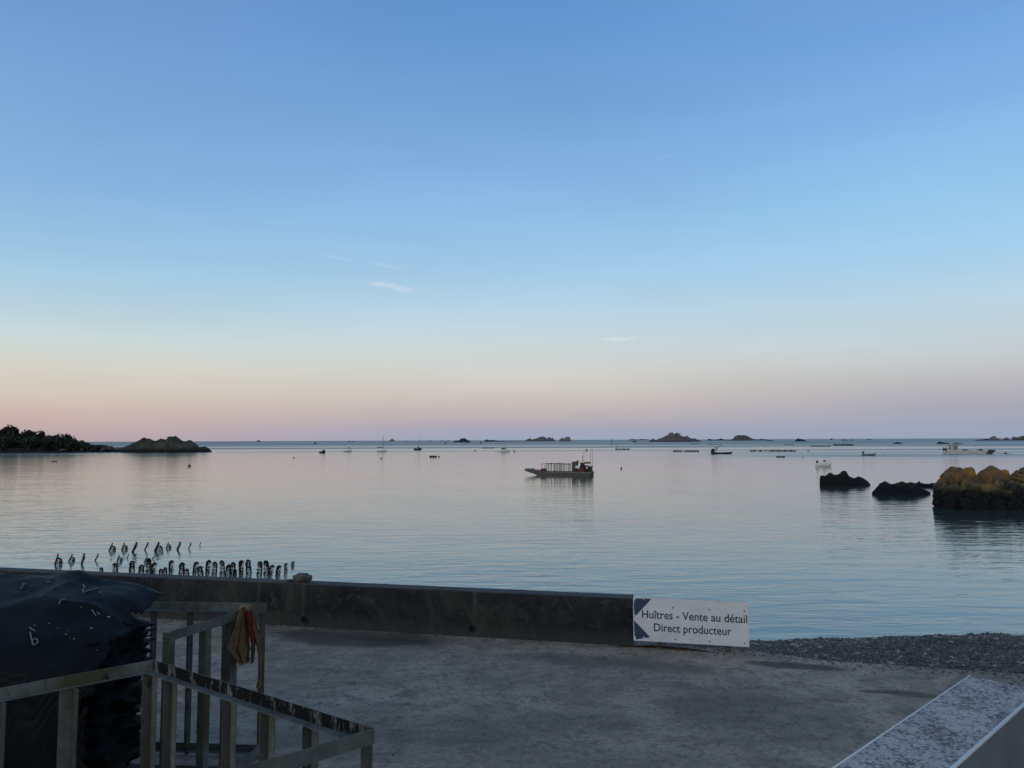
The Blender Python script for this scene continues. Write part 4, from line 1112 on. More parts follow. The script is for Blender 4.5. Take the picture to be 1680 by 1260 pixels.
# bush on the crest of the largest islet
bp_ = ondepth(1114, 711.5, 1500)
M_leaf = mat('dark_foliage', (.032, .044, .030), .8, .5, .5, 0, 1, .2, (.015, .024, .017), obj_space=False)
M_trunk = mat('bark', (.03, .026, .022), .9, .3)
def leaf_cloud(bm, lobes, n, size, flat=.8):
    for _ in range(n):
        c, r = random.choice(lobes)
        d = Vector((random.gauss(0, 1), random.gauss(0, 1), random.gauss(0, 1))).normalized() * (random.random() ** .45)
        p = Vector(c) + Vector((d.x * r[0], d.y * r[1], d.z * r[2]))
        s = size * random.uniform(.6, 1.4)
        u = Vector((random.gauss(0, 1), random.gauss(0, 1), random.gauss(0, 1))).normalized()
        w = u.orthogonal().normalized(); v = u.cross(w)
        q = [p + (w * math.cos(a) + v * math.sin(a)) * s * random.uniform(.6, 1.1) for a in (0, 1.4, 2.9, 4.5)]
        bm.faces.new([bm.verts.new(x) for x in q])
def tree(px, top, depth, wpx, label, ground=3.0, name='headland_tree', n=420):
    tp = ondepth(px, top, depth); sc = depth / FPX; hgt = tp.z - ground; w = wpx * sc * .5
    t = empty(name, (tp.x, depth, ground), random.uniform(-.4, .4), label, 'tree', 'trees on the headland')
    bm = BM(); rr = hgt * .035
    tube(bm, [(0, 0, -.8), (w * .08, 0, hgt * .3), (-.05 * w, .05 * w, hgt * .62)], rr, 7, True, rr * .55)
    for k_ in range(5):
        a = k_ * 1.3 + random.random(); tube(bm, [(0, 0, hgt * (.28 + .05 * k_)), (w * .55 * math.cos(a), w * .5 * math.sin(a), hgt * (.55 + .05 * k_))], rr * .5, 5, True, rr * .2)
    obj('trunk', bm, M_trunk, t, True)
    lobes = [((0, 0, hgt * .68), (w * .7, w * .7, hgt * .30))]
    for k_ in range(8):
        a = random.random() * 6.28; rad = w * random.uniform(.35, .75); zc = hgt * random.uniform(.34, .80)
        lobes.append(((rad * math.cos(a), rad * math.sin(a), zc), (w * .38, w * .38, hgt * .17)))
    bm = BM(); leaf_cloud(bm, lobes, n, max(.28, w * .11))
    obj('crown', bm, M_leaf, t)
    return t
# headland ground
hp_ = [(-330, 728), (-200, 727), (-60, 728), (0, 729), (60, 730), (100, 731.5), (125, 732), (145, 733), (165, 733.6), (185, 734), (205, 735), (222, 738), (235, 742)]
head = islet('headland', hp_, 742.6, M_head, kind='structure', wfac=.5, maxw=70, nt=40, rough=.22, dx=1.6, seed=4)
point = islet('rocky_point', [(196, 735), (205, 731.5), (214, 728), (221, 724.5), (225, 721.6), (232, 718.3), (239, 718.8), (244, 720.2), (249, 721.8), (257, 720.8), (264, 720.2), (272, 720.6), (274.5, 716.3), (279, 715.3), (284, 715.5), (289, 717),
     (294, 718.8), (299, 721.5), (304, 724), (309, 723.2), (315, 722.4), (319, 726), (323.6, 729.3), (328, 733.6), (334, 732.2), (340, 732.4), (345, 736), (350, 740.5)], 742.2, M_point,
     'rocky grass topped islet off the tip of the wooded headland', 'islet', wfac=.34, nt=40, rough=.16, dx=.8, seed=2)
# boulders along the foreshore of the headland
def boulder(bm, c, rad, seed, sub=3, planes=7, rough=.16):
    rnd = random.Random(seed)
    pl = [(Vector((rnd.gauss(0, 1), rnd.gauss(0, 1), rnd.gauss(0, .8))).normalized(), rnd.uniform(.62, .92)) for _ in range(planes)]
    vs = bmesh.ops.create_icosphere(bm, subdivisions=sub, radius=1)['verts']
    for v in vs:
        p = v.co.copy()
        for n, d in pl:
            e = p.dot(n) - d
            if e > 0: p -= n * e * .85
        s = Vector((seed * 1.7, seed * .3, 0))
        p *= 1 + rough * fbm(p * 1.6 + s, 5) - rough * .5 * max(0, 1 - abs(noise.noise(p * 1.5 + s)) * 9)
        v.co = Vector((c[0] + p.x * rad[0], c[1] + p.y * rad[1], c[2] + p.z * rad[2]))
M_shore = rock_mat('shore_boulders', (.12, .115, .10), (.07, .068, .062), tide=1.1, dark=(.014, .015, .015), scale=.5)
bm = BM()
for i in range(240):
    px = random.choice((random.uniform(-40, 215), random.uniform(60, 200))); p = onz(px, 742.4 + random.uniform(-1.2, .2))
    s = random.uniform(.4, 1.5) * (1.3 if random.random() < .1 else 1)
    z = random.uniform(0, 2.6)
    boulder(bm, (p.x, p.y + 3 + z * 6 + random.uniform(0, 6), z), (s * 1.3, s, s * .8), i, 1, 4)
tag(obj('shore_boulders', bm, M_shore), kind='stuff')
# scrub and trees on the headland
bm = BM(); lobes = []
for i in range(260):
    px = random.uniform(-160, 168); dp = random.uniform(448, 490)
    top = interp([(-330, 700), (0, 703), (60, 709), (110, 714), (135, 722), (150, 728), (170, 733)], px) + random.uniform(3, 13)
    p = ondepth(px, min(top, 731), dp); h = max(.9, (p.z - 1.5) * .55)
    lobes.append(((p.x, dp, p.z - h), (random.uniform(2.6, 4.5), 3, h)))
leaf_cloud(bm, lobes, 26000, .85)
tag(obj('headland_scrub', bm, M_leaf), kind='stuff')
for px, top, dp, wpx, lb in ((-46, 694, 480, 46, 'broad dark tree furthest towards the left picture edge on the headland'), (-8, 699.5, 470, 30, 'rounded tree cut by the picture edge on the headland'),
                             (18, 695.6, 478, 34, 'tallest spreading tree on the headland, its top above all others'), (45, 704, 466, 30, 'bushy tree just right of the tallest headland tree'),
                             (62, 705.6, 474, 24, 'round crowned tree in the middle of the headland wood'), (81, 711.6, 470, 16, 'small thin topped tree in the dip of the headland wood'),
                             (98, 711, 468, 26, 'dense domed tree right of the dip in the wood'), (108, 709.6, 474, 22, 'high domed tree near the seaward end of the wood'),
                             (120, 714.5, 470, 14, 'narrow tree on the seaward slope of the wood'), (131, 721.6, 464, 15, 'low bush like tree next to last towards the sea'),
                             (140, 725.5, 462, 16, 'last small tree at the seaward end of the wood')):
    tree(px, top, dp, wpx, lb, ground=ondepth(px, 734, dp).z, n=int(700 + wpx * 26))
bush = empty('windswept_bush', ondepth(1110, 713.2, 1905), 0, 'dark windswept bush on the crest of the largest islet', 'bush')
q = onz(1110, 724.8); sc = (q.y + 25) / FPX; bush.location = ondepth(1111, 713.6, q.y + 24)
bm = BM(); tube(bm, [(-1, 0, -4), (0, 0, 0), (2.5, 0, 2.6)], .6, 5); obj('stem', bm, M_trunk, bush)
bm = BM(); leaf_cloud(bm, [((2, 0, 3.2), (5, 3, 1.5)), ((7, 0, 2.4), (4, 3, 1.0)), ((-1, 0, 4.4), (2.4, 2, 1.2))], 260, .7); obj('crown', bm, M_leaf, bush)

# weed covered rocks in front
z6 = lambda u, v: (1320 + u / 4.667, 700 + v / 4.667)
def P6(l): return [z6(u, v) for u, v in l]
GW = 'weed covered rocks in the shallows'
islet('weed_rock', P6([(112, 440), (116, 375), (120, 362), (160, 358), (190, 346), (215, 346), (240, 352), (268, 342), (290, 330), (310, 328), (325, 331), (345, 356), (365, 368), (385, 377), (405, 372), (430, 369),
      (450, 378), (470, 390), (490, 405), (505, 425), (512, 442)]), 797.3, M_weed_rock, 'black weed covered rock with one hump, left of the two', 'rock', GW, wfac=.5, nt=34, rough=.12, dx=.7, seed=6)
islet('weed_rock', P6([(512, 482), (540, 462), (575, 428), (600, 413), (640, 408), (665, 420), (690, 424), (715, 410), (750, 408), (790, 412), (830, 416), (860, 425), (880, 440), (905, 455), (935, 470), (970, 486)]),
      812.5, M_weed_rock, 'black weed covered rock, longer and lower, right of the humped one', 'rock', GW, wfac=.45, nt=34, rough=.12, dx=.7, seed=9)
islet('weed_rock', P6([(800, 440), (835, 415), (870, 403), (900, 409), (930, 415), (965, 416), (1000, 411), (1030, 413), (1060, 410), (1100, 420)]), 799.5, M_weed_rock,
      'low black weed ledge running behind to the orange outcrop', 'rock', GW, wfac=.35, nt=26, rough=.30, dx=.8, seed=12)
for px, py, w_, lb in ((1431, 793.5, 14, 'tiny black rock awash between the two larger weed rocks'), (1439, 793, 9, 'smallest black rock tip beside the humped weed rock'), (1531, 801.5, 7, 'black knob of rock left of the orange outcrop'),
                       (1527, 803, 14, 'flat black slab of rock left of the orange outcrop'), (1532, 822.5, 12, 'thin rock tip just awash at the foot of the orange outcrop')):
    islet('weed_rock', [(px - w_ / 2, py - .3), (px - w_ * .1, py - 2.2), (px + w_ / 2, py - .3)], py, M_weed_rock, lb, 'rock', GW, dx=.5, nt=12)
# the orange outcrop: separate boulders
out = empty('rock_outcrop', onz(1620, 838), 0, 'big granite outcrop with orange lichen above and black tide band below', 'rock outcrop')
z8 = lambda u, v: (1520 + u / 8.4, 750 + v / 8.4)
lst = [(450, 330, 225, 180, 64.5), (590, 262, 85, 105, 64.8), (350, 390, 160, 150, 63.6), (905, 320, 205, 165, 65), (800, 350, 120, 120, 64), (1090, 235, 50, 58, 65.5), (1020, 330, 120, 130, 64.6), (1265, 320, 150, 90, 65),
       (1245, 228, 46, 48, 65.6), (1372, 262, 95, 110, 65.6), (1500, 300, 150, 140, 65), (1680, 330, 170, 150, 65), (1850, 340, 200, 160, 65), (1420, 330, 80, 60, 64),
       (230, 490, 115, 150, 62.8), (400, 520, 150, 150, 61.8), (600, 530, 170, 170, 61.4), (830, 540, 180, 170, 61.2), (1060, 540, 170, 160, 61), (1260, 545, 160, 160, 60.6), (1450, 550, 190, 160, 60.4), (1700, 560, 220, 170, 60.2), (1950, 560, 220, 170, 60.4),
       (590, 380, 75, 60, 62.9), (690, 370, 60, 50, 62.7), (760, 450, 100, 60, 61.6), (1000, 385, 70, 60, 62.8), (930, 470, 110, 70, 61.3), (1180, 380, 60, 55, 62.6), (1110, 500, 55, 45, 60.6), (500, 450, 80, 50, 61.4), (1300, 430, 90, 60, 62), (860, 400, 60, 50, 62.4), (1230, 490, 60, 50, 60.6),
       (330, 600, 90, 60, 60.6), (540, 620, 100, 60, 60.2), (760, 640, 120, 60, 60), (1000, 640, 110, 60, 59.8), (1220, 640, 120, 60, 59.5)]
for i, (u, v, hw, hh, dp) in enumerate(lst):
    dp *= 1.09; p = ondepth(*z8(u, v), dp); s = dp / FPX / 8.4; zh = hh * s * 1.08
    if v >= 470: top_ = p.z + zh; zh = (top_ + .7) / 2; p.z = top_ - zh
    bm = BM(); boulder(bm, p - out.location, (hw * s * 1.05, max(hw, hh) * s * .95, zh), i + 1, 5 if hw > 110 else 4, (4 if hw > 150 else 6) if v < 360 else 9, (.14 if hw > 150 else .20) if v < 360 else .30)
    obj('boulder', bm, M_rock_near, out)

# ------------------------------------------------------------------ boats and things afloat
M_whitehull = mat('white_gelcoat', (.80, .80, .78), .35, .12, 1.2)
M_darkhull = mat('dark_hull', (.03, .034, .04), .5, .3, 1.2)
M_greyhull = mat('grey_hull', (.16, .175, .18), .5, .3, 1.2)
M_alu = mat('worked_aluminium', (.080, .083, .070), .6, .4, 1.0)
M_alupale = mat('pale_aluminium', (.50, .49, .45), .5, .3, 1.0)
M_black = mat('black_fitting', (.010, .011, .013), .6, .3, 3)
M_glass = mat('boat_glass', (.02, .03, .035), .08, .1, 3, 0, 1, .6)
M_redp = mat('red_paint', (.16, .020, .020), .6, .35, 3)
M_green = mat('green_tarpaulin', (.035, .055, .05), .7, .4, 1.5)
M_wood = mat('wet_timber', (.055, .048, .04), .8, .4, 1.5)
M_palewood = mat('bleached_timber', (.20, .18, .15), .8, .4, 1.5)
M_mast = mat('mast_metal', (.05, .05, .055), .5, .2, 2)
M_yellow = mat('faded_yellow', (.22, .17, .05), .7, .3, 3)
def hull(bm, L, Bm, H, fore=1.0, sheer=.25, stern=.85, n=12, t=.05, draft=.3):
    """open hull from x=-L/2 (stern) to L/2 (bow), freeboard H"""
    rows = []
    for i in range(n + 1):
        s = i / n; x = -L / 2 + L * s
        b = Bm / 2 * (stern + (1 - stern) * min(1, s * 3)) * (1 - max(0, (s - .45) / .55) ** (2.0 / fore) * .97)
        zt = H * (1 + sheer * 3 * max(0, s - .4) ** 1.6); xo = L * .06 * (s ** 6)
        rows.append([bm.verts.new(v) for v in ((x - xo, 0, -draft * (1 - s ** 4)), (x - xo * .5, b * .72, -draft * .4 * (1 - s ** 3)), (x, b, zt * .45), (x + xo, b * 1.04, zt),
                                               (x + xo, max(b * 1.04 - t, .0), zt), (x, max(b - t * 1.6, 0), zt * .35), (x, 0, zt * .3),
                                               (x, -max(b - t * 1.6, 0), zt * .35), (x + xo, -max(b * 1.04 - t, .0), zt), (x + xo, -b * 1.04, zt), (x, -b, zt * .45), (x - xo * .5, -b * .72, -draft * .4 * (1 - s ** 3)))])
    for a, b in zip(rows, rows[1:]):
        for k in range(12): bm.faces.new((a[k], b[k], b[(k + 1) % 12], a[(k + 1) % 12]))
    bm.faces.new(rows[0]); bm.faces.new(rows[-1][::-1])
    bmesh.ops.recalc_face_normals(bm, faces=bm.faces[:])
def afloat(name, px, wly, extra, label, cat, group=None):
    """an Empty on the water, its x axis pointing to the right of the view, turned by extra; returns root and metres per pixel"""
    p = onz(px, wly); r = empty(name, (p.x, p.y, 0), -math.atan2(p.x, p.y) + R(extra), label, cat, group)
    return r, p.y / FPX
def part(name, m, root, fn, smooth=False):
    bm = BM(); fn(bm); return obj(name, bm, m, root, smooth)

# main oyster barge ---------------------------------------------------
r, s = afloat('oyster_barge', 917, 779.2, -14, 'flat rusty oyster barge with stake racks amidships and machinery aft, moored in mid bay', 'barge')
L = 106 * s / math.cos(R(14)); X = lambda u: ((840 + u / 10.5) - 917) * s / math.cos(R(14)); Zm = lambda v, y0=779.0: (y0 - (720 + v / 10.5)) * s
xb, xs_, bw, dk = X(253), X(1372), 1.55, .62
def scow(bm):
    prof = [(xb, .98), (xb + .1, .72), (X(430), .18), (X(560), -.35), (xs_ - .5, -.35), (xs_ - .05, .15), (xs_, dk), (X(620), dk), (X(480), dk + .08)]
    extrude_y(bm, prof, -bw, bw)
part('hull', M_alu, r, scow)
M_strake = mat('rusty_strake', (.24, .22, .18), .7, .5, 2.5)
part('rubbing_strake', M_strake, r, lambda bm: [box(bm, ((X(600) + xs_) / 2, y * (bw + .04), dk - .10), (xs_ - X(600), .07, .12)) for y in (-1, 1)])
part('bow_ramp', M_strake, r, lambda bm: extrude_y(bm, [(xb + .02, 1.0), (X(480), dk + .10), (X(480), dk + .14), (xb, 1.08)], -bw + .1, bw - .1))
part('bow_cleat', M_redp, r, lambda bm: (box(bm, (X(393), -bw + .3, 1.0), (.3, .2, .22)), tube(bm, [(X(393) - .15, -bw + .3, 1.1), (X(393) + .15, -bw + .3, 1.1)], .06)))
part('engine_box', M_redp, r, lambda bm: (box(bm, (X(570), -.9, dk + .22), (.85, .9, .44)), box(bm, (X(570), -.9, dk + .47), (.6, .6, .08))))
zr = Zm(430) + .05
for row_y in (-bw + .15, bw - .2):
    for u in ((550, 605, 655, 705, 755, 770) if row_y < 0 else (560, 600, 650, 700, 750)):
        part('stake', M_wood, r, lambda bm: tube(bm, [(X(u), row_y, dk - .02), (X(u) + .02, row_y, zr + random.uniform(-.05, .18))], .045, 5))
    for u in (785, 800, 828, 860, 880, 910, 940, 975, 1000, 1020, 1035):
        part('stake', M_wood, r, lambda bm: tube(bm, [(X(u), row_y, dk - .02), (X(u) + .02, row_y, zr + random.uniform(-.08, .1) + (.18 if u in (828, 785) else 0))], .038, 5))
    part('top_rail', M_wood, r, lambda bm: tube(bm, [(X(545), row_y, zr - .04), (X(790), row_y, zr - .02), (X(1040), row_y, zr - .12)], .035, 5))
part('steel_shield', M_alu, r, lambda bm: extrude_y(bm, [(X(1052), dk), (X(1092), dk), (X(1132), Zm(372)), (X(1120), Zm(390)), (X(1050), Zm(390))], -.9, .9))
part('winch_engine', M_black, r, lambda bm: (box(bm, (X(1130), -.4, dk + .25), (.75, 1.6, .5)), box(bm, (X(1225), -.2, dk + .45), (1.0, 1.5, .9)), box(bm, (X(1220), -.2, dk + 1.05), (.5, .8, .5)),
     box(bm, (X(1325), .1, dk + .4), (.7, 1.8, .8)), tube(bm, [(X(1180), -.8, dk + .9), (X(1330), -.8, dk + 1.05)], .08), tube(bm, [(X(1200), .6, dk + .9), (X(1240), .6, dk + 1.5)], .1)))
part('engine_cowl', M_redp, r, lambda bm: box(bm, (X(1215), -1.1, dk + .28), (.95, .5, .55)))
part('driver_seat', M_redp, r, lambda bm: (box(bm, (X(1215), -.3, dk + 1.42), (.75, .7, .2)), box(bm, (X(1190), -.3, dk + 1.2), (.12, .7, .5))))
part('crate', M_yellow, r, lambda bm: (box(bm, (X(1295), 0, dk + 1.35), (.75, .8, .06)), box(bm, (X(1295), -.4, dk + 1.5), (.75, .04, .3)), box(bm, (X(1295), .4, dk + 1.5), (.75, .04, .3)), box(bm, (X(1265), 0, dk + 1.5), (.04, .8, .3)), box(bm, (X(1328), 0, dk + 1.5), (.04, .8, .3))))
for u, v, rr in ((1140, 480, .27), (1312, 492, .22)):
    part('fender', M_whitehull, r, lambda bm: ball(bm, (X(u), -1.3, Zm(v)), rr, 2, (1, .8, 1)), True)
for u, v in ((1205, 290), (1228, 212), (1332, 185), (1360, 185)):
    part('mast_pole', M_mast if u < 1210 else M_alupale, r, lambda bm: tube(bm, [(X(u), .2 if u < 1300 else .7, dk), (X(u) + .02, .2 if u < 1300 else .7, Zm(v))], .045, 5))
part('pole_brace', M_alupale, r, lambda bm: tube(bm, [(X(1332), .7, Zm(190)), (X(1360), .7, Zm(190))], .04, 5))
part('stern_rail', M_black, r, lambda bm: (tube(bm, [(X(1290), -bw + .1, Zm(465)), (X(1368), -bw + .1, Zm(465)), (X(1368), bw - .1, Zm(465))], .05), [tube(bm, [(X(u), -bw + .1, dk), (X(u), -bw + .1, Zm(465))], .04) for u in (1290, 1330, 1366)]))
part('outboard_leg', M_whitehull, r, lambda bm: (tube(bm, [(X(1355), -.6, .5), (X(1325), -.6, -.2)], .10), tube(bm, [(X(1365), -.6, .55), (X(1340), -.6, .15)], .06)))

# grey oyster barge, far right ----------------------------------------
r, s = afloat('oyster_barge', 1588, 744.6, 6, 'grey oyster barge with a small wheelhouse at its stern near the right edge', 'barge')
X = lambda u: ((1480 + u / 8.4) - 1588) * s; Zm = lambda v: (744.6 - (690 + v / 8.4)) * s
part('hull', M_alupale, r, lambda bm: extrude_y(bm, [(X(615), .55), (X(630), -.4), (X(1110), -.4), (X(1210), .5), (X(1220), Zm(410)), (X(1150), Zm(405)), (X(1110), Zm(428)), (X(640), Zm(428))], -2.4, 2.4))
part('bow', M_green, r, lambda bm: extrude_y(bm, [(X(1108), .02), (X(1175), .02), (X(1216), Zm(422)), (X(1220), Zm(403)), (X(1150), Zm(400))], -2.44, 2.44))
part('bulwark', M_alupale, r, lambda bm: [box(bm, ((X(650) + X(1110)) / 2, y, Zm(420)), (X(1110) - X(650), .1, .5)) for y in (-2.35, 2.35)])
wh = part('wheelhouse', M_alupale, r, lambda bm: (box(bm, ((X(682) + X(785)) / 2, 0, (Zm(345) + Zm(428)) / 2), (X(785) - X(682), 3.0, Zm(345) - Zm(428)))))
part('roof', M_alu, wh, lambda bm: box(bm, ((X(668) + X(792)) / 2, 0, Zm(338)), (X(792) - X(668), 3.3, .25)))
part('window', M_glass, wh, lambda bm: box(bm, (X(757), -1.5, (Zm(352) + Zm(400)) / 2), (X(782) - X(732), .08, Zm(352) - Zm(400))))
part('window', M_glass, wh, lambda bm: box(bm, (X(694), -1.5, Zm(383)), (X(704) - X(686), .08, Zm(368) - Zm(398))))
part('stern_gear', M_black, r, lambda bm: (tube(bm, [(X(612), -1, Zm(428)), (X(612), -1, Zm(365))], .1), tube(bm, [(X(650), 1, Zm(428)), (X(650), 1, Zm(360))], .1), tube(bm, [(X(600), -1, Zm(395)), (X(672), 1, Zm(385))], .12), box(bm, (X(632), 0, Zm(400)), (1.2, 1.6, .9))))
part('tarpaulin_heap', M_green, r, lambda bm: boulder(bm, (X(875), -.2, Zm(420)), (X(915) - X(875), 1.6, Zm(395) - Zm(425)), 31, 3, 5))
part('tarpaulin_heap', M_green, r, lambda bm: boulder(bm, (X(1055), -.2, Zm(420)), (X(1095) - X(1055), 1.6, Zm(397) - Zm(425)), 32, 3, 5))
part('deck_crate', M_whitehull, r, lambda bm: [box(bm, (X(u), -1, Zm(424)), (1.0, 1.0, .8)) for u in (945, 990)])
part('mooring_line', M_mast, r, lambda bm: tube(bm, [(X(1215), -.5, Zm(430)), (X(1290), -1.2, .12), (X(1420), -2, .06)], .06, 4))

# white open motorboat by the weed rocks -------------------------------
r, s = afloat('motorboat', 1351, 765.2, 12, 'white open motorboat with windscreen nearest the black humped rock', 'motorboat')
LL = 23.5 * s
part('hull', M_whitehull, r, lambda bm: hull(bm, LL, 1.7, .72, 1.2, .22), True)
part('hull_stripe', M_darkhull, r, lambda bm: [tube(bm, [(-LL * .48, y * .80, .55), (0, y * .93, .58), (LL * .2, y * .86, .60)], .03, 4) for y in (-1, 1)])
part('console', M_whitehull, r, lambda bm: box(bm, (.05, 0, .75), (.7, .8, .55)))
part('windscreen', M_glass, r, lambda bm: extrude_y(bm, [(-.1, 1.0), (.42, 1.0), (.30, 1.42), (.05, 1.48)], -.45, .45))
part('outboard_motor', M_black, r, lambda bm: (box(bm, (-LL * .40, 0, 1.02), (.38, .34, .42)), box(bm, (-LL * .42, 0, .6), (.2, .2, .6)), box(bm, (-LL * .41, 0, 1.26), (.26, .26, .1))))
part('rail', M_alupale, r, lambda bm: tube(bm, [(.6, -.7, .8), (LL * .3, -.6, 1.15), (LL * .5, 0, 1.2), (LL * .3, .6, 1.15), (.6, .7, .8)], .03, 5))
# grey dinghy ----------------------------------------------------------
r, s = afloat('dinghy', 1425.5, 747.6, -8, 'small grey dinghy with a tilted outboard above the humped black rock', 'dinghy')
LL = 20.5 * s
part('hull', M_greyhull, r, lambda bm: hull(bm, LL, 1.7, .62, 1.0, .35), True)
part('outboard_motor', M_black, r, lambda bm: (box(bm, (-LL * .40, 0, 1.15), (.6, .45, .75)), box(bm, (-LL * .45, 0, .6), (.25, .25, .9))))
part('thwart', M_alupale, r, lambda bm: [box(bm, (x, 0, .5), (.3, 1.4, .06)) for x in (-.6, .6)])
# crane workboat ---------------------------------------------------------
r, s = afloat('workboat', 1184, 744.8, 4, 'dark workboat with a short mast and crane arm below the pointed islet', 'workboat')
z4 = lambda u: ((1030 + u / 5.793) - 1184) * s; v4 = lambda v: (744.8 - (690 + v / 5.793)) * s
part('hull', M_darkhull, r, lambda bm: hull(bm, z4(982) - z4(795), 2.3, v4(302), 1.0, .28), True)
part('console', M_black, r, lambda bm: (box(bm, (z4(815), 0, v4(285)), (z4(830) - z4(800), 1.2, 1.5)), box(bm, (z4(812), 0, v4(271)), (.8, 1.0, .35))))
part('mast', M_mast, r, lambda bm: (tube(bm, [(z4(842), 0, .5), (z4(842), 0, v4(240))], .10), box(bm, (z4(842), 0, v4(262)), (.7, .3, .3))))
part('crane_arm', M_mast, r, lambda bm: (tube(bm, [(z4(845), 0, v4(285)), (z4(852), 0, v4(262)), (z4(880), 0, v4(236))], .11), ball(bm, (z4(884), 0, v4(232)), .28, 1)))
part('outboard_motor', M_black, r, lambda bm: box(bm, (z4(797), 0, .8), (.4, .5, 1.1)))
# sailboats -----------------------------------------------------------
r, s = afloat('sailboat', 626.2, 741.3, -6, 'white hulled sailboat with bare mast and boom, the left of two', 'sailboat', 'moored sailing boats with bare masts')
LL = 15.5 * s
part('hull', M_whitehull, r, lambda bm: hull(bm, LL, 1.8, 1.0, 1.0, .12), True)
part('boot_stripe', M_darkhull, r, lambda bm: [tube(bm, [(-LL * .48, y * .80, .50), (0, y * .95, .52), (LL * .3, y * .72, .55), (LL * .47, y * .2, .6)], .10, 5) for y in (-1, 1)])
part('mast', M_mast, r, lambda bm: tube(bm, [(2.2 * s, 0, .6), (2.2 * s, 0, 26.5 * s)], .11, 6, True, .07))
part('boom', M_mast, r, lambda bm: (tube(bm, [(2.2 * s, 0, 6.8 * s), (-8.2 * s, 0, 7.2 * s)], .10), tube(bm, [(2 * s, 0, 7.2 * s), (-7 * s, 0, 7.5 * s)], .13)))
part('cabin', M_whitehull, r, lambda bm: box(bm, (.6, 0, 1.1), (1.8, 1.1, .5)))
part('stay', M_mast, r, lambda bm: (tube(bm, [(2.2 * s, 0, 25 * s), (LL * .48, 0, 1.1)], .02, 4), tube(bm, [(2.2 * s, 0, 25 * s), (-LL * .48, 0, 1.0)], .02, 4)))
r, s = afloat('sailboat', 685.3, 738.4, 10, 'dark hulled sailboat with bare mast and low spray hood', 'sailboat', 'moored sailing boats with bare masts')
LL = 12.5 * s
part('hull', M_darkhull, r, lambda bm: hull(bm, LL, 2.0, 1.15, 1.0, .15), True)
part('mast', M_mast, r, lambda bm: tube(bm, [(1.8 * s, 0, .7), (1.8 * s, 0, 21.8 * s)], .11, 6, True, .06))
part('spray_hood', M_greyhull, r, lambda bm: extrude_y(bm, [(-.3, 1.0), (1.4, 1.0), (1.0, 1.9), (.3, 1.95)], -.7, .7))
part('boom', M_mast, r, lambda bm: tube(bm, [(1.8 * s, 0, 5.6 * s), (-3.4 * s, 0, 4.2 * s)], .14))
part('cockpit_coaming', M_whitehull, r, lambda bm: [box(bm, (-.8, y, 1.25), (2.2, .12, .25)) for y in (-.7, .7)])
# cabin motorboat ----------------------------------------------------------
r, s = afloat('motorboat', 826, 741.4, 3, 'white motorboat with a small cabin in mid bay, two buoys off its bow', 'motorboat')
z2 = lambda u: ((590 + u / 6.222) - 826) * s; v2 = lambda v: (741.4 - (690 + v / 6.222)) * s
part('hull', M_whitehull, r, lambda bm: hull(bm, z2(1535) - z2(1405), 2.2, v2(303), 1.0, .35), True)
cb_ = part('cabin', M_alupale, r, lambda bm: extrude_y(bm, [(z2(1440), .9), (z2(1510), .9), (z2(1498), v2(290)), (z2(1480), v2(274)), (z2(1452), v2(272)), (z2(1444), v2(290))], -.8, .8))
part('window', M_glass, cb_, lambda bm: extrude_y(bm, [(z2(1453), v2(291)), (z2(1488), v2(291)), (z2(1476), v2(279)), (z2(1456), v2(278))], -.83, .83))
part('radar_arch', M_alu, cb_, lambda bm: (tube(bm, [(z2(1470), -.6, v2(274)), (z2(1472), 0, v2(263)), (z2(1470), .6, v2(274))], .06), box(bm, (z2(1476), 0, v2(265)), (.35, .6, .14))))
part('rail', M_alu, r, lambda bm: tube(bm, [(z2(1490), -.8, 1.5), (z2(1520), -.5, 2.0), (z2(1533), 0, 2.1), (z2(1520), .5, 2.0), (z2(1490), .8, 1.5)], .03, 5))
# small cabin boat with dark canopy ------------------------------------------
r, s = afloat('motorboat', 570, 741.4, -4, 'pale cabin boat with a dark canopy left of the sailboats', 'motorboat')
LL = 13 * s
part('hull', M_whitehull, r, lambda bm: hull(bm, LL, 1.9, .95, 1.0, .25), True)
part('stripe', M_darkhull, r, lambda bm: [tube(bm, [(-LL * .48, y * .86, .45), (0, y, .48), (LL * .3, y * .75, .52)], .09, 5) for y in (-1, 1)])
part('canopy', M_black, r, lambda bm: extrude_y(bm, [(-.1, 2.0), (1.7, 2.0), (1.5, 2.35), (.2, 2.4)], -.85, .85))
part('canopy_post', M_mast, r, lambda bm: [tube(bm, [(x, y, .8), (x, y, 2.05)], .04, 5) for x in (.1, 1.5) for y in (-.75, .75)])
part('cuddy', M_whitehull, r, lambda bm: box(bm, (1.3, 0, 1.1), (1.3, 1.2, .5)))
# rowing boat -----------------------------------------------------------
r, s = afloat('rowing_boat', 528.7, 743.2, -8, 'black rowing boat with raised bow nearest the headland point', 'boat')
LL = 9.5 * s
part('hull', M_black, r, lambda bm: hull(bm, LL, 1.5, .8, 1.1, .5), True)
part('motor_hood', M_darkhull, r, lambda bm: box(bm, (LL * .20, 0, 1.25), (.9, .6, .8)))
part('thwart', M_wood, r, lambda bm: [box(bm, (x, 0, .6), (.25, 1.2, .05)) for x in (-.7, .1)])
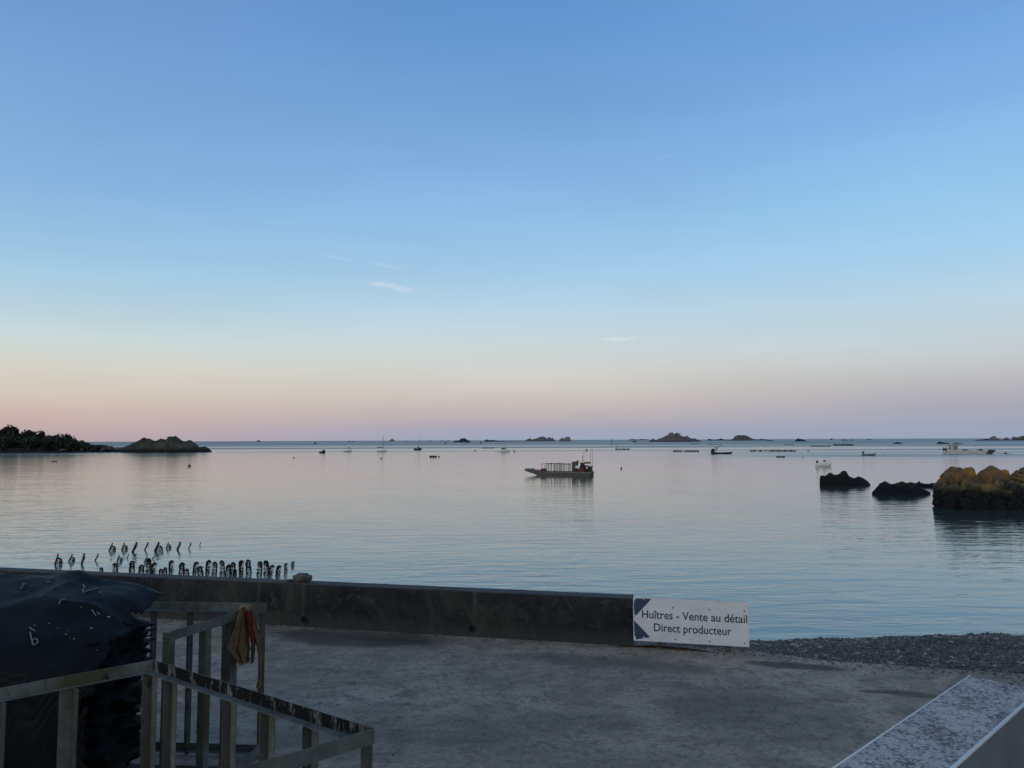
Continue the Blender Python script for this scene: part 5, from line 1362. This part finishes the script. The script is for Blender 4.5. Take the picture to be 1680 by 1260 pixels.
# floating pontoons and rafts -----------------------------------------------
def pontoon(px0, px1, wly, hpx, label, m=M_wood, n=4, gaps=(), posts=(), d=1.6, group='floating rafts and pontoons', name='raft'):
    r, s = afloat(name, (px0 + px1) / 2, wly, random.uniform(-4, 4), label, name, group)
    Lm = (px1 - px0) * s; h = hpx * s
    for y in (-d / 2, 0, d / 2):
        part('beam', m, r, lambda bm: tube(bm, [(-Lm / 2, y, h * .45), (0, y + .05, h * .5), (Lm / 2, y, h * .42)], max(.10, h * .22), 6))
    for i in range(n):
        f = (i + .5) / n
        if any(a_ <= f <= b_ for a_, b_ in gaps): continue
        part('float', M_black if i % 2 else m, r, lambda bm: (box(bm, (-Lm / 2 + Lm * f, 0, h * .30), (Lm / n * .80, d * 1.1, h * .9)), box(bm, (-Lm / 2 + Lm * f, random.uniform(-.3, .3), h * .86), (Lm / n * random.uniform(.3, .6), d * .6, h * .25))))
    for f, hp2 in posts:
        part('post', M_mast, r, lambda bm: tube(bm, [(-Lm / 2 + Lm * f, 0, 0), (-Lm / 2 + Lm * f, 0, hp2 * s)], .13, 5))
    return r
pontoon(704.8, 716.4, 750, 2.8, 'short black floating pontoon in front of the dark sailboat', M_black, 3)
pontoon(790, 812, 735.6, 1.0, 'thin timber raft left of the white cabin motorboat', M_wood, 4)
pontoon(1009, 1033.5, 737.6, 1.9, 'flat raft with one upright post above the main barge', M_wood, 4, (), ((.17, 7.2), (.55, 2.6), (.8, 2.5)))
pontoon(1105, 1146.5, 741, 2.3, 'dark broken raft in three lengths left of the crane workboat', M_wood, 9, ((.28, .40), (.62, .70)), ((.03, 3.2),))
pontoon(1132.5, 1146, 728.8, .9, 'faint thin raft line under the pointed islet', M_wood, 3)
pontoon(1160.5, 1178, 729.6, 1.0, 'pale thin raft above the crane workboat', M_palewood, 4)
pontoon(1232, 1304, 740.5, 2.4, 'longest raft of pale timber and drums right of the crane workboat', M_palewood, 15, ((.12, .20), (.30, .38)), ((.05, 3), (.35, 3.2), (.5, 3.6), (.62, 3), (.75, 3.2), (.9, 3)))
pontoon(1274, 1287.5, 750.3, 2.3, 'small black pontoon below the long pale raft', M_black, 3)
pontoon(1286, 1303, 729.8, 1.0, 'thin dark raft line above the long pale raft', M_wood, 4, ((.4, .6),))
pontoon(1330.5, 1361.5, 732.8, 1.9, 'pale barge like raft right of the wedge islet', M_palewood, 6)
pontoon(1368, 1399, 731, 2.6, 'dark raft loaded with heaps right of the pale raft', M_wood, 8, (), ((.15, 4), (.5, 3.6), (.75, 4.2)))
pontoon(84.5, 92.5, 757.6, 1.5, 'low black float drifting below the wooded headland', M_black, 2, d=.8)
# buoys -------------------------------------------------------------------
M_buoy = mat('buoy_plastic', (.06, .05, .05), .5, .3, 4); M_buoyp = mat('faded_buoy', (.17, .12, .11), .5, .3, 4)
def buoy_proto(m):
    r = empty('mooring_buoy')
    part('ball', m, r, lambda bm: ball(bm, (0, 0, .25), .5, 2), True)
    part('ring', M_mast, r, lambda bm: tube(bm, [(-.12, 0, .72), (-.1, 0, .9), (.1, 0, .9), (.12, 0, .72)], .05, 5))
    return r
bprot = {}
for px, wly, dp_, pale_, lb in ((482, 751.3, 2.6, 1, 'small mooring buoy alone off the headland point'), (625.5, 752.6, 2.8, 0, 'mooring buoy in front of the white sailboat'),
        (720, 749.9, 3.0, 0, 'dark mooring buoy right of the short black pontoon'), (779.5, 740.2, 2.6, 0, 'mooring buoy left of the white cabin motorboat'),
        (842, 739.3, 2.0, 0, 'smaller and farther of two buoys off the white cabin motorboat'), (844.2, 741.8, 2.6, 0, 'larger and nearer of two buoys off the white cabin motorboat'),
        (1019.3, 768.8, 3.2, 0, 'dark round buoy right of the main barge'), (962.4, 739.6, 3.6, 1, 'pale brown round buoy beyond the main barge masts'),
        (1326, 740.4, 2.6, 1, 'buoy just off the end of the longest raft'), (1317, 751.4, 2.0, 0, 'tiny buoy right of the small black pontoon'),
        (1650, 744.8, 4.2, 1, 'reddish mooring buoy on the line of the grey barge'), (310.8, 765.2, 4.4, 0, 'black buoy alone in front of the rocky point'),
        (731, 727.8, 3.4, 0, 'black far buoy below the dark humped islet on its left'), (766, 727.4, 2.6, 0, 'black far buoy at the right foot of the dark humped islet'),
        (789, 727.6, 3.4, 0, 'black far buoy left of the long low reef'), (517, 728.6, 4.0, 0, 'far dark buoy above the black rowing boat'), (1449, 748, 1.8, 1, 'pale tiny buoy right of the grey dinghy')):
    p = onz(px, wly); D_ = dp_ * p.y / FPX
    if pale_ not in bprot:
        r = buoy_proto(M_buoyp if pale_ else M_buoy); bprot[pale_] = r; r.location = p; r.scale = (D_,) * 3; tag(r, lb, 'buoy', 'mooring buoys')
    else: copy_tree(bprot[pale_], p, random.random(), lb, (D_,) * 3)
# channel beacon -------------------------------------------------------------
p = onz(1003.4, 730); r = empty('channel_beacon', p, 0, 'thin upright beacon pole standing in open water left of the pointed islet', 'beacon'); s = p.y / FPX
part('pole', M_mast, r, lambda bm: tube(bm, [(0, 0, -1), (0, 0, 10.4 * s)], .35, 6, True, .25))
part('topmark', M_mast, r, lambda bm: ball(bm, (0, 0, 10.0 * s), .55, 1))
